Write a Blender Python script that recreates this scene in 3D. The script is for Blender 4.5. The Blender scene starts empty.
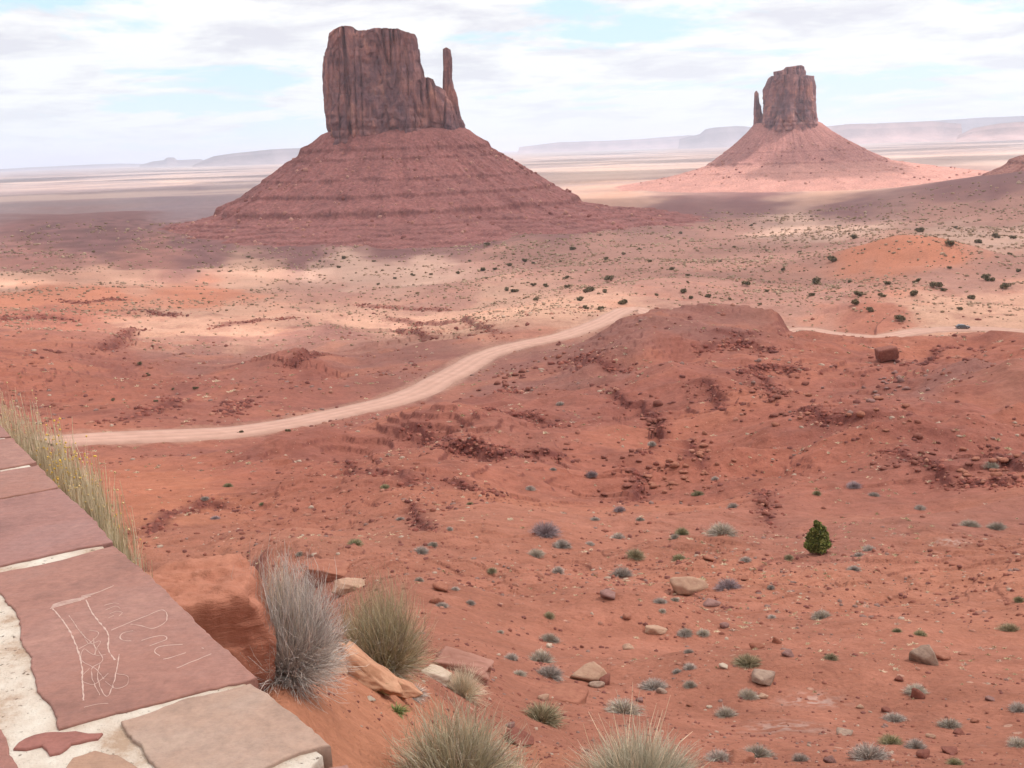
import bpy, math, random
import numpy as np
from mathutils import Matrix, Vector

rng = np.random.default_rng(7)
random.seed(7)
W, H, F = 1024.0, 768.0, 1024.0
PITCH, ROLL = math.radians(12.92), math.radians(2.03)

# ------------------------------------------------------------------ camera
fwd = np.array([0, math.cos(PITCH), -math.sin(PITCH)])
up0 = np.array([0, math.sin(PITCH), math.cos(PITCH)])
rt0 = np.array([1.0, 0, 0])
up = math.cos(ROLL) * up0 + math.sin(ROLL) * rt0
rt = math.cos(ROLL) * rt0 - math.sin(ROLL) * up0
cam_data = bpy.data.cameras.new('camera')
cam = bpy.data.objects.new('camera', cam_data)
scene = bpy.context.scene
COL = scene.collection
COL.objects.link(cam)
m = Matrix(((rt[0], up[0], -fwd[0], 0), (rt[1], up[1], -fwd[1], 0), (rt[2], up[2], -fwd[2], 0), (0, 0, 0, 1)))
cam.matrix_world = m
cam_data.sensor_width = 36.0
cam_data.lens = 36.0
cam_data.clip_start = 0.05
cam_data.clip_end = 300000.0
scene.camera = cam

# ------------------------------------------------------------------ light
SUN_EL = math.radians(56)
sun_h = np.array([0.97, 0.24]); sun_h /= np.linalg.norm(sun_h)
sun_dir = np.array([sun_h[0] * math.cos(SUN_EL), sun_h[1] * math.cos(SUN_EL), math.sin(SUN_EL)])
SKY_STR, SUN_STR, EXPOSURE = 0.10, 4.2, 0.39
scene.view_settings.view_transform = 'Standard'
scene.view_settings.look = 'None'
scene.view_settings.gamma = 1.0
scene.view_settings.exposure = EXPOSURE
scene.view_settings.use_curve_mapping = False
scene.cycles.use_denoising = True
scene.cycles.max_bounces = 6
scene.cycles.volume_bounces = 1
scene.cycles.transparent_max_bounces = 8

sl = bpy.data.lights.new('sun', 'SUN')
sl.energy = SUN_STR; sl.angle = math.radians(0.53); sl.color = (1.0, 0.95, 0.88)
so = bpy.data.objects.new('sun', sl); COL.objects.link(so)
so.rotation_euler = Vector(sun_dir).to_track_quat('Z', 'Y').to_euler()

def ramp(nt, stops, interp='LINEAR'):
    r = nt.nodes.new('ShaderNodeValToRGB'); r.color_ramp.interpolation = interp
    el = r.color_ramp.elements
    while len(el) > 1: el.remove(el[-1])
    el[0].position = stops[0][0]; el[0].color = tuple(stops[0][1]) + (1,) if len(stops[0][1]) == 3 else stops[0][1]
    for p, c in stops[1:]:
        e = el.new(p); e.color = tuple(c) + (1,) if len(c) == 3 else c
    return r

world = bpy.data.worlds.new('World'); scene.world = world; world.use_nodes = True
nt = world.node_tree; nt.nodes.clear()
L = nt.links.new
out = nt.nodes.new('ShaderNodeOutputWorld'); bg = nt.nodes.new('ShaderNodeBackground')
sky = nt.nodes.new('ShaderNodeTexSky'); sky.sky_type = 'NISHITA'; sky.sun_disc = False
sky.sun_elevation = SUN_EL; sky.sun_rotation = math.atan2(sun_h[0], sun_h[1])
sky.altitude = 1600; sky.dust_density = 1.0
bg.inputs['Strength'].default_value = SKY_STR
tc = nt.nodes.new('ShaderNodeTexCoord'); sep = nt.nodes.new('ShaderNodeSeparateXYZ'); L(tc.outputs['Generated'], sep.inputs[0])
def mth(op, a, b=None, c=None, tree=None):
    t = tree or nt
    n = t.nodes.new('ShaderNodeMath'); n.operation = op
    for i, v in enumerate((a, b, c)):
        if v is None: continue
        if isinstance(v, (int, float)): n.inputs[i].default_value = v
        else: t.links.new(v, n.inputs[i])
    return n.outputs[0]
zz = mth('ADD', mth('MAXIMUM', sep.outputs['Z'], 0.0), 0.13)
cx = mth('DIVIDE', sep.outputs['X'], zz); cy = mth('DIVIDE', sep.outputs['Y'], zz)
comb = nt.nodes.new('ShaderNodeCombineXYZ'); L(cx, comb.inputs[0]); L(cy, comb.inputs[1])
def wnoise(scale, detail, rough, off, dist=0.0):
    mp = nt.nodes.new('ShaderNodeMapping'); L(comb.outputs[0], mp.inputs[0]); mp.inputs['Location'].default_value = (off, off * .7, 0)
    n = nt.nodes.new('ShaderNodeTexNoise'); n.inputs['Scale'].default_value = scale; n.inputs['Detail'].default_value = detail
    n.inputs['Roughness'].default_value = rough; n.inputs['Distortion'].default_value = dist; L(mp.outputs[0], n.inputs['Vector']); return n.outputs['Fac']
n1 = wnoise(0.85, 9, 0.60, 3.2, 0.25)
n2 = wnoise(1.9, 9, 0.62, 11.0, 0.25)
cov = ramp(nt, [(0.40, (0, 0, 0)), (0.47, (1, 1, 1))]); L(n1, cov.inputs[0])
shade = ramp(nt, [(0.38, (6.2, 6.15, 6.75)), (0.46, (7.2, 7.2, 7.5)), (0.54, (8.2, 8.2, 8.25))]); L(n2, shade.inputs[0])
blue = nt.nodes.new('ShaderNodeMix'); blue.data_type = 'RGBA'; blue.inputs[0].default_value = 0.85
L(sky.outputs[0], blue.inputs[6]); blue.inputs[7].default_value = (5.3, 7.5, 8.4, 1)
skm = nt.nodes.new('ShaderNodeMix'); skm.data_type = 'RGBA'; L(cov.outputs[0], skm.inputs[0]); L(blue.outputs[2], skm.inputs[6]); L(shade.outputs[0], skm.inputs[7])
# milky band of air towards the horizon
hz = ramp(nt, [(0.0, (0.8, 0.8, 0.8)), (0.06, (0.35, 0.35, 0.35)), (0.16, (0.0, 0.0, 0.0))]); L(sep.outputs['Z'], hz.inputs[0])
hm = nt.nodes.new('ShaderNodeMix'); hm.data_type = 'RGBA'; L(hz.outputs[0], hm.inputs[0]); L(skm.outputs[2], hm.inputs[6]); hm.inputs[7].default_value = (7.3, 8.0, 8.3, 1)
L(hm.outputs[2], bg.inputs[0]); L(bg.outputs[0], out.inputs[0])

# ------------------------------------------------------------------ maths helpers
def ray(px, py):
    d = (np.asarray(px) - W / 2)[..., None] * rt + (H / 2 - np.asarray(py))[..., None] * up + F * fwd
    return d / np.linalg.norm(d, axis=-1, keepdims=True)
def project(P):
    z = P @ fwd
    zz_ = np.maximum(z, 1e-3)
    return W / 2 + F * (P @ rt) / zz_, H / 2 - F * (P @ up) / zz_, z
def smooth(a, b, x):
    t = np.clip((x - a) / (b - a), 0, 1); return t * t * (3 - 2 * t)

def _h(ix, iy, iz, seed):
    n = (ix.astype(np.int64) * 73856093) ^ (iy.astype(np.int64) * 19349663) ^ (iz.astype(np.int64) * 83492791) ^ (seed * 2654435761 % 4294967296)
    n = n & 0xffffffff
    n = ((n ^ (n >> 15)) * 2246822519) & 0xffffffff
    n = ((n ^ (n >> 13)) * 3266489917) & 0xffffffff
    return (n ^ (n >> 16)) & 0xffffffff
def noise2(x, y, seed=0):
    x0 = np.floor(x); y0 = np.floor(y); fx = x - x0; fy = y - y0
    ix = x0.astype(np.int64); iy = y0.astype(np.int64); z = np.zeros_like(ix)
    u = fx * fx * fx * (fx * (fx * 6 - 15) + 10); v = fy * fy * fy * (fy * (fy * 6 - 15) + 10)
    r = []
    for dx, dy in ((0, 0), (1, 0), (0, 1), (1, 1)):
        a = _h(ix + dx, iy + dy, z, seed) * (2 * math.pi / 4294967296.0)
        r.append(np.cos(a) * (fx - dx) + np.sin(a) * (fy - dy))
    return 1.5 * ((r[0] * (1 - u) + r[1] * u) * (1 - v) + (r[2] * (1 - u) + r[3] * u) * v)
def noise3(x, y, z, seed=0):
    x0, y0, z0 = np.floor(x), np.floor(y), np.floor(z); f = (x - x0, y - y0, z - z0)
    ix, iy, iz = x0.astype(np.int64), y0.astype(np.int64), z0.astype(np.int64)
    s = [a * a * (3 - 2 * a) for a in f]
    o = 0
    for dx in (0, 1):
        for dy in (0, 1):
            for dz in (0, 1):
                w = (s[0] if dx else 1 - s[0]) * (s[1] if dy else 1 - s[1]) * (s[2] if dz else 1 - s[2])
                o = o + w * (_h(ix + dx, iy + dy, iz + dz, seed) / 2147483648.0 - 1)
    return o
def fbm2(x, y, oct=4, seed=0, g=0.5):
    o = 0; a = 1.0
    for i in range(oct):
        o = o + a * noise2(x, y, seed + i); x = x * 2.03 + 5.1; y = y * 2.03 - 3.7; a *= g
    return o
def fbm3(x, y, z, oct=4, seed=0, g=0.5):
    o = 0; a = 1.0
    for i in range(oct):
        o = o + a * noise3(x, y, z, seed + i); x = x * 2.03 + 5.1; y = y * 2.03 - 3.7; z = z * 2.03 + 1.9; a *= g
    return o

# ------------------------------------------------------------------ mesh / object helpers
def mesh_np(name, V, Fc, mat=None, col=None, smooth_=True):
    """V (n,3); Fc (m,k) index array or list of index tuples."""
    me = bpy.data.meshes.new(name)
    V = np.asarray(V, dtype=np.float32)
    if isinstance(Fc, np.ndarray):
        k = Fc.shape[1]; nf = len(Fc)
        me.vertices.add(len(V)); me.vertices.foreach_set('co', V.ravel())
        me.loops.add(nf * k); me.loops.foreach_set('vertex_index', Fc.astype(np.int32).ravel())
        me.polygons.add(nf); me.polygons.foreach_set('loop_start', np.arange(0, nf * k, k, dtype=np.int32))
        try: me.polygons.foreach_set('loop_total', np.full(nf, k, dtype=np.int32))
        except Exception: pass
        me.update(calc_edges=True)
    else:
        me.from_pydata([tuple(map(float, v)) for v in V], [], [tuple(map(int, f)) for f in Fc]); me.update()
    if smooth_: me.polygons.foreach_set('use_smooth', np.ones(len(me.polygons), dtype=bool))
    if col is not None:
        a = me.color_attributes.new('Col', 'FLOAT_COLOR', 'POINT')
        c = np.ones((len(V), 4), dtype=np.float32); c[:, :3] = col
        a.data.foreach_set('color', c.ravel())
    if mat is not None: me.materials.append(mat)
    return me
def link(name, me, parent=None, loc=None):
    o = bpy.data.objects.new(name, me); COL.objects.link(o)
    if parent is not None: o.parent = parent
    if loc is not None: o.location = loc
    return o
def tag(o, label=None, cat=None, group=None, kind=None):
    if label: o['label'] = label
    if cat: o['category'] = cat
    if group: o['group'] = group
    if kind: o['kind'] = kind
    return o
def empty(name, loc, label, cat, group=None, rz=0.0):
    o = bpy.data.objects.new(name, None); COL.objects.link(o); o.location = loc; o.rotation_euler = (0, 0, rz)
    return tag(o, label, cat, group)
def grid_faces(nr, nc, wrap=False):
    i = np.arange(nr - 1)[:, None]; j = np.arange(nc if wrap else nc - 1)[None, :]
    j2 = (j + 1) % nc
    a = i * nc + j; b = i * nc + j2; c = (i + 1) * nc + j2; d = (i + 1) * nc + j
    return np.stack([a, b, c, d], -1).reshape(-1, 4)

# ------------------------------------------------------------------ materials
def new_mat(name):
    mt = bpy.data.materials.new(name); mt.use_nodes = True; t = mt.node_tree
    b = t.nodes['Principled BSDF']; b.inputs['Roughness'].default_value = 0.9
    b.inputs['Specular IOR Level'].default_value = 0.15
    return mt, t, b
def tnoise(t, scale, detail=5, rough=0.55, vec=None, stretch=None):
    n = t.nodes.new('ShaderNodeTexNoise'); n.inputs['Scale'].default_value = scale; n.inputs['Detail'].default_value = detail; n.inputs['Roughness'].default_value = rough
    c = t.nodes.new('ShaderNodeTexCoord'); src = c.outputs['Object'] if vec is None else vec
    if stretch is not None:
        mp = t.nodes.new('ShaderNodeMapping'); t.links.new(src, mp.inputs[0]); mp.inputs['Scale'].default_value = stretch; src = mp.outputs[0]
    t.links.new(src, n.inputs['Vector']); return n.outputs['Fac']
def tmix(t, fac, a, b, mode='MIX'):
    n = t.nodes.new('ShaderNodeMix'); n.data_type = 'RGBA'; n.blend_type = mode
    for s, v in ((n.inputs[0], fac), (n.inputs[6], a), (n.inputs[7], b)):
        if isinstance(v, (int, float)): s.default_value = v
        elif isinstance(v, tuple): s.default_value = v if len(v) == 4 else v + (1,)
        else: t.links.new(v, s)
    return n.outputs[2]
def tbump(t, b, height, strength, dist):
    n = t.nodes.new('ShaderNodeBump'); n.inputs['Strength'].default_value = strength; n.inputs['Distance'].default_value = dist
    t.links.new(height, n.inputs['Height'])
    if b.inputs['Normal'].is_linked: t.links.new(b.inputs['Normal'].links[0].from_socket, n.inputs['Normal'])
    t.links.new(n.outputs[0], b.inputs['Normal'])
def attr(t, name='Col'):
    n = t.nodes.new('ShaderNodeAttribute'); n.attribute_name = name; return n.outputs['Color']
def mat_attr(name, var=0.25, scale=2.0, bump=0.0, bscale=8.0, rough=0.95, translucent=0.0):
    mt, t, b = new_mat(name)
    r = ramp(t, [(0.3, (1 - var,) * 3), (0.7, (1 + var,) * 3)]); t.links.new(tnoise(t, scale), r.inputs[0])
    c = tmix(t, 1.0, attr(t), r.outputs[0], 'MULTIPLY'); t.links.new(c, b.inputs['Base Color'])
    b.inputs['Roughness'].default_value = rough
    if bump: tbump(t, b, tnoise(t, bscale, 6, 0.65), 1.0, bump)
    return mt

# ground shader
M_GROUND, t, b = new_mat('desert_ground')
a_ = attr(t)
r1 = ramp(t, [(0.28, (0.80, 0.78, 0.78)), (0.5, (1, 1, 1)), (0.72, (1.18, 1.2, 1.22))]); t.links.new(tnoise(t, 0.9, 9, 0.62), r1.inputs[0])
c1 = tmix(t, 1.0, a_, r1.outputs[0], 'MULTIPLY')
r2 = ramp(t, [(0.3, (0.84, 0.82, 0.82)), (0.7, (1.14, 1.14, 1.14))]); t.links.new(tnoise(t, 11.0, 6, 0.65), r2.inputs[0])
c2 = tmix(t, 1.0, c1, r2.outputs[0], 'MULTIPLY')
vo = t.nodes.new('ShaderNodeTexVoronoi'); vo.inputs['Scale'].default_value = 2.6; tcc = t.nodes.new('ShaderNodeTexCoord'); t.links.new(tcc.outputs['Object'], vo.inputs['Vector'])
vr = ramp(t, [(0.0, (1, 1, 1)), (0.13, (1, 1, 1)), (0.17, (0, 0, 0))]); t.links.new(vo.outputs['Distance'], vr.inputs[0])
sel = t.nodes.new('ShaderNodeSeparateColor'); t.links.new(vo.outputs['Color'], sel.inputs[0])
pick = mth('GREATER_THAN', sel.outputs[0], 0.72, tree=t)
pk = mth('MULTIPLY', vr.outputs[0], pick, tree=t)
peb = tmix(t, mth('MULTIPLY', pk, 0.55, tree=t), c2, tmix(t, sel.outputs[1], (0.55, 0.36, 0.27), (0.2, 0.09, 0.075)))
t.links.new(peb, b.inputs['Base Color']); b.inputs['Roughness'].default_value = 0.97
tbump(t, b, tnoise(t, 1.6, 9, 0.62), 0.9, 0.28)
tbump(t, b, tnoise(t, 14.0, 6, 0.6), 0.7, 0.02)
tbump(t, b, pk, 0.6, 0.04)

# ------------------------------------------------------------------ TERRAIN: heights from surveyed points
def hz_y(px): return 149.0 - math.tan(ROLL) * (px - 512)
cols = {
 -60: [(470, 120), (430, 170), (380, 260), (330, 450), (285, 850), (250, 1350), (215, 2200)],
 100: [(535, 70), (500, 98), (470, 128), (441, 164), (400, 235), (340, 430), (285, 830), (250, 1250), (215, 2100)],
 180: [(545, 60), (510, 84), (470, 122), (436, 168), (400, 235), (350, 400), (300, 700), (262, 1050), (240, 1350)],
 270: [(690, 3.9), (660, 4.8), (555, 45), (520, 72), (480, 106), (445, 146), (423, 182), (395, 235), (350, 400), (300, 690), (262, 1030), (238, 1350)],
 340: [(735, 4.0), (690, 4.9), (655, 6.0), (575, 36), (540, 55), (500, 85), (460, 125), (430, 165), (412, 202), (380, 275), (340, 430), (300, 680), (262, 1000), (240, 1250)],
 400: [(760, 4.2), (700, 5.6), (660, 7.6), (600, 22), (560, 38), (520, 62), (480, 92), (440, 135), (412, 185), (398, 222), (370, 300), (330, 480), (290, 730), (258, 1040)],
 470: [(768, 4.8), (720, 7.0), (680, 10.5), (640, 17), (600, 26), (560, 40), (520, 60), (480, 88), (440, 132), (400, 190), (372, 245), (362, 268), (335, 390), (300, 600), (262, 960)],
 540: [(768, 5.6), (740, 8), (700, 12), (660, 18), (620, 25), (580, 35), (540, 49), (500, 72), (460, 108), (420, 160), (385, 215), (352, 275), (340, 315), (315, 430), (285, 650), (255, 960), (238, 1200)],
 620: [(768, 6.4), (740, 9), (700, 14), (660, 19), (620, 25), (580, 34), (540, 50), (500, 75), (460, 110), (420, 150), (380, 200), (345, 260), (330, 310), (316, 372), (290, 540), (265, 780), (240, 1120)],
 700: [(768, 6.8), (740, 10), (700, 15), (660, 20), (620, 26), (580, 34), (540, 50), (500, 76), (460, 106), (420, 145), (380, 195), (345, 255), (318, 312), ('z', 385, -69), (302, 455), (280, 600), (258, 850), (235, 1200)],
 780: [(768, 7.0), (740, 10.5), (700, 15.5), (640, 23), (580, 34), (545, 51), (500, 77), (460, 104), (420, 140), (380, 190), (345, 255), (329, 308), ('z', 372, -70.5), (312, 445), (290, 560), (262, 780), (240, 1120), (215, 1700)],
 860: [(768, 7.5), (700, 15.5), (640, 23), (580, 35), (540, 50), (500, 74), (460, 102), (420, 140), (380, 200), (352, 275), (334, 368), (318, 410), (290, 530), (262, 720), (240, 1000), (215, 1500)],
 940: [(768, 8), (700, 15.5), (640, 24), (580, 36), (540, 50), (500, 71), (460, 98), (420, 140), (380, 205), (350, 290), (330, 382), (310, 440), (280, 570), (255, 750), (240, 950), (215, 1400), (188, 1850)],
 1060: [(768, 9), (700, 16), (640, 24.5), (580, 36), (540, 48), (500, 67), (460, 94), (420, 132), (380, 198), (350, 280), (331, 392), (305, 470), (272, 620), (245, 880), (212, 1350), (176, 1750)],
}
cp = []
for px, lst in cols.items():
    for e in lst:
        if e[0] == 'z':
            d = ray(px, 400.0); az = math.atan2(d[0], d[1]); cp.append((az, math.log(e[1]), e[2])); continue
        d = ray(float(px), float(e[0])); r = e[1]; hr = math.hypot(d[0], d[1])
        cp.append((math.atan2(d[0], d[1]), math.log(r), r * d[2] / hr))
for az in (-0.62, -0.4, -0.2, 0.0, 0.2, 0.4, 0.62):
    for r, z in ((1.0, -1.95), (2.4, -2.1), (2600, -119), (4500, -120.5), (9000, -122), (65000, -126)):
        cp.append((az, math.log(r), z))
for az in (-0.62, -0.42, -0.3):
    for r, z in ((3.5, -2.2), (6, -3.4), (12, -7.0), (25, -14), (45, -20)): cp.append((az, math.log(r), z))
cp = np.array(cp)
KA = 4.0
CX = np.stack([cp[:, 0] * KA, cp[:, 1]], 1)
def _phi(d2): return 0.5 * d2 * np.log(d2 + 1e-12)
nC = len(cp)
A = np.zeros((nC + 3, nC + 3)); D2 = ((CX[:, None] - CX[None]) ** 2).sum(-1)
A[:nC, :nC] = _phi(D2) + np.eye(nC) * 0.002; P_ = np.concatenate([np.ones((nC, 1)), CX], 1); A[:nC, nC:] = P_; A[nC:, :nC] = P_.T
# interpolate the slope angle-like quantity asinh(z / r) so that near and far behave alike
vals = cp[:, 2] / np.exp(cp[:, 1])
wts = np.linalg.solve(A, np.concatenate([vals, np.zeros(3)]))
def base_height(az, v):
    a = np.clip(az, -0.62, 0.62) * KA; sh = np.shape(a); a = a.ravel(); vv = v.ravel(); o = np.empty(len(a))
    for s in range(0, len(a), 40000):
        q = np.stack([a[s:s + 40000], vv[s:s + 40000]], 1)
        d2 = ((q[:, None] - CX[None]) ** 2).sum(-1)
        o[s:s + 40000] = _phi(d2) @ wts[:nC] + wts[nC] + q @ wts[nC + 1:]
    r = np.exp(vv)
    z = o * r
    far = smooth(2300, 3600, r)
    z = z * (1 - far) + far * (-120 - 5 * smooth(4000, 60000, r))
    return z.reshape(sh)

# rows dense where the photograph looks
vmin, vmax = math.log(0.9), math.log(65000.0)
vs = [vmin]
prof_v = np.linspace(vmin, vmax, 600); prof_t = np.abs(base_height(np.full(600, 0.0), prof_v)) / np.exp(prof_v)
while vs[-1] < vmax:
    tt = np.interp(vs[-1], prof_v, prof_t)
    k_ = 1.05 if vs[-1] > math.log(5) else 3.0
    vs.append(vs[-1] + min(0.03, k_ / (F * max(tt, 0.02))))
vs = np.array(vs)
azd = np.linspace(-0.56, 0.56, 1150)
azs = np.concatenate([np.linspace(-math.pi, -0.56, 90)[:-1], azd, np.linspace(0.56, math.pi, 90)[1:-1]])
NR, NC = len(vs), len(azs)
print('terrain grid', NR, NC)
AZ, VV = np.meshgrid(azs, vs)
# coarse RBF then bilinear upsample (smooth anyway)
ca = np.linspace(-0.62, 0.62, 180); cv = np.linspace(vmin, vmax, 620)
CA, CV = np.meshgrid(ca, cv)
CZ = base_height(CA, CV) / np.exp(CV)
def bil(gx, gy, G, x, y):
    ix = np.clip((x - gx[0]) / (gx[1] - gx[0]), 0, len(gx) - 1.001); iy = np.clip((y - gy[0]) / (gy[1] - gy[0]), 0, len(gy) - 1.001)
    i0 = ix.astype(int); j0 = iy.astype(int); fx = ix - i0; fy = iy - j0
    return (G[j0, i0] * (1 - fx) + G[j0, i0 + 1] * fx) * (1 - fy) + (G[j0 + 1, i0] * (1 - fx) + G[j0 + 1, i0 + 1] * fx) * fy
R = np.exp(VV)
Zb = bil(ca, cv, CZ, np.clip(AZ, -0.62, 0.62), VV) * R
X = R * np.sin(AZ); Y = R * np.cos(AZ)

# quick ray cast against the smooth ground (used only to survey roads, ledges and zones)
def cast_factory(Zg):
    def g(az, v):
        ia = np.interp(az, azs, np.arange(NC)); iv = np.interp(v, vs, np.arange(NR))
        i0 = np.clip(ia.astype(int), 0, NC - 2); j0 = np.clip(iv.astype(int), 0, NR - 2); fx = ia - i0; fy = iv - j0
        return (Zg[j0, i0] * (1 - fx) + Zg[j0, i0 + 1] * fx) * (1 - fy) + (Zg[j0 + 1, i0] * (1 - fx) + Zg[j0 + 1, i0 + 1] * fx) * fy
    def at(x, y):
        x = np.atleast_1d(np.asarray(x, float)); y = np.atleast_1d(np.asarray(y, float))
        return g(np.arctan2(x, y), np.log(np.hypot(x, y)))
    def cast(px, py, rmin=2.5):
        d = ray(float(px), float(py)); hr = math.hypot(d[0], d[1]); az = math.atan2(d[0], d[1])
        v = np.linspace(math.log(rmin), math.log(12000), 5000); r = np.exp(v)
        gz = g(np.full(5000, az), v); rz = r * d[2] / hr
        k = np.nonzero(rz < gz)[0]
        if len(k) == 0: return None
        i = k[0]; rr = r[i]
        return np.array([rr * math.sin(az), rr * math.cos(az), gz[i]])
    return at, cast
at0, cast0 = cast_factory(Zb)

# ------------------------------------------------------------------ road line
road_pts_l = [(40, 441), (70, 441), (120, 440), (170, 437), (230, 431), (280, 424), (340, 413), (390, 402), (420, 391), (440, 380), (462, 368), (485, 355), (520, 345), (560, 336), (600, 322), (630, 309)]
road3 = [cast0(px, py) for px, py in road_pts_l]
def az_r(px, r): d = ray(px, 300.0); a = math.atan2(d[0], d[1]); return np.array([r * math.sin(a), r * math.cos(a), 0])
road3 += [az_r(662, 392), az_r(700, 392), az_r(750, 378), az_r(780, 368)]
for px, py in [(800, 330), (840, 334), (880, 336), (920, 331), (962, 329), (1024, 332), (1090, 338), (1200, 345)]:
    c = cast0(px, py); road3.append(c if c is not None else road3[-1])
road3 = np.array(road3); road3[:, 2] = at0(road3[:, 0], road3[:, 1])
def catmull(P, step):
    out_ = []
    for i in range(len(P) - 1):
        p0 = P[max(i - 1, 0)]; p1 = P[i]; p2 = P[i + 1]; p3 = P[min(i + 2, len(P) - 1)]
        n = max(2, int(np.linalg.norm(p2 - p1) / step))
        for k in range(n):
            u = k / n
            out_.append(0.5 * ((2 * p1) + (-p0 + p2) * u + (2 * p0 - 5 * p1 + 4 * p2 - p3) * u * u + (-p0 + 3 * p1 - 3 * p2 + p3) * u ** 3))
    out_.append(P[-1]); return np.array(out_)
road = catmull(road3, 2.0)
# smooth the line
for _ in range(12):
    road[1:-1] = 0.25 * road[:-2] + 0.5 * road[1:-1] + 0.25 * road[2:]
rz_ = at0(road[:, 0], road[:, 1])
for _ in range(60): rz_[1:-1] = 0.25 * rz_[:-2] + 0.5 * rz_[1:-1] + 0.25 * rz_[2:]
road[:, 2] = rz_
RW = 4.1
def near_poly(P, Xs, Ys, maxd):
    """distance, arclength and side to a polyline for points; returns full arrays (inf outside)"""
    D = np.full(Xs.shape, np.inf); S = np.zeros(Xs.shape); Zp = np.zeros(Xs.shape); side = np.zeros(Xs.shape)
    bx = (Xs > P[:, 0].min() - maxd) & (Xs < P[:, 0].max() + maxd) & (Ys > P[:, 1].min() - maxd) & (Ys < P[:, 1].max() + maxd)
    idx = np.nonzero(bx.ravel())[0]
    if len(idx) == 0: return D, S, Zp, side
    x = Xs.ravel()[idx]; y = Ys.ravel()[idx]; bd = np.full(len(idx), np.inf); bs = np.zeros(len(idx)); bz = np.zeros(len(idx)); sd = np.zeros(len(idx))
    acc = 0.0
    for i in range(len(P) - 1):
        a = P[i]; e = P[i + 1]; dx, dy = e[0] - a[0], e[1] - a[1]; l2 = dx * dx + dy * dy + 1e-9; ln = math.sqrt(l2)
        m_ = (x > min(a[0], e[0]) - maxd) & (x < max(a[0], e[0]) + maxd) & (y > min(a[1], e[1]) - maxd) & (y < max(a[1], e[1]) + maxd)
        k = np.nonzero(m_)[0]
        if len(k):
            u = np.clip(((x[k] - a[0]) * dx + (y[k] - a[1]) * dy) / l2, 0, 1)
            ex = x[k] - a[0] - u * dx; ey = y[k] - a[1] - u * dy; d = np.hypot(ex, ey)
            w = d < bd[k]; kk = k[w]
            bd[kk] = d[w]; bs[kk] = acc + u[w] * ln; bz[kk] = a[2] + u[w] * (e[2] - a[2]); sd[kk] = np.sign(dx * ey[w] - dy * ex[w])
        acc += ln
    D.ravel()[idx] = bd; S.ravel()[idx] = bs; Zp.ravel()[idx] = bz; side.ravel()[idx] = sd
    return D, S, Zp, side

# ------------------------------------------------------------------ fine relief
Zd = np.zeros_like(Zb)
slope_amp = np.interp(R, [1, 4, 9, 40, 120, 330, 600, 1200, 3000, 65000], [0.3, 0.7, 1.0, 1.0, 1.0, 0.9, 0.55, 0.35, 0.14, 0.08])
msk = smooth(-0.15, 0.45, fbm2(X / 26 + 3, Y / 26 - 8, 3, 140))
hillz = smooth(55, 90, R) * smooth(380, 280, R) * smooth(-0.30, -0.18, AZ)
for k, lam in enumerate([900, 400, 180, 80, 38, 18, 9, 4.5, 2.2, 1.1, 0.5, 0.22]):
    w = smooth(0.75, 0.22, lam / R) * smooth(R * 0.0018, R * 0.004, lam)
    rows = np.nonzero(w.max(axis=1) > 0.001)[0]
    if len(rows) == 0: continue
    sl_ = slice(rows[0], rows[-1] + 1)
    wx = X[sl_] / lam; wy = Y[sl_] / lam
    n = noise2(wx + 17.3, wy - 4.1, 40 + k)
    if lam >= 9:
        n2_ = 1 - np.abs(noise2(wx * 0.8 + 3.3, wy * 0.8 + 9.1, 90 + k)) * 2
        n = 0.5 * n + 0.45 * n2_
        Zd[sl_] += w[sl_] * slope_amp[sl_] * n * lam * (0.055 + 0.095 * hillz[sl_] * (lam < 60))
    else:
        Zd[sl_] += w[sl_] * slope_amp[sl_] * (n * 0.05 + 0.045 * msk[sl_] * np.floor(2.5 * n + 0.5) / 2.5) * lam
Zg = Zb + Zd
# wide strata terraces across the middle ground (world space, broken by noise)
hgt = Zg + 1.6 * fbm2(X / 40, Y / 40, 3, 5)
rough_zone = smooth(55, 110, R) * smooth(900, 420, R) * smooth(0.42, 0.34, AZ) * smooth(0.02, 0.25, fbm2(X / 45 + 8, Y / 45, 2, 61) + 0.18)
st = 0.85
fr = hgt / st - np.floor(hgt / st)
Zg = Zg + rough_zone * 0.62 * st * (smooth(0.40, 0.60, fr) - fr)
PX, PY, _ = project(np.stack([X, Y, Zg], -1))

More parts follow.
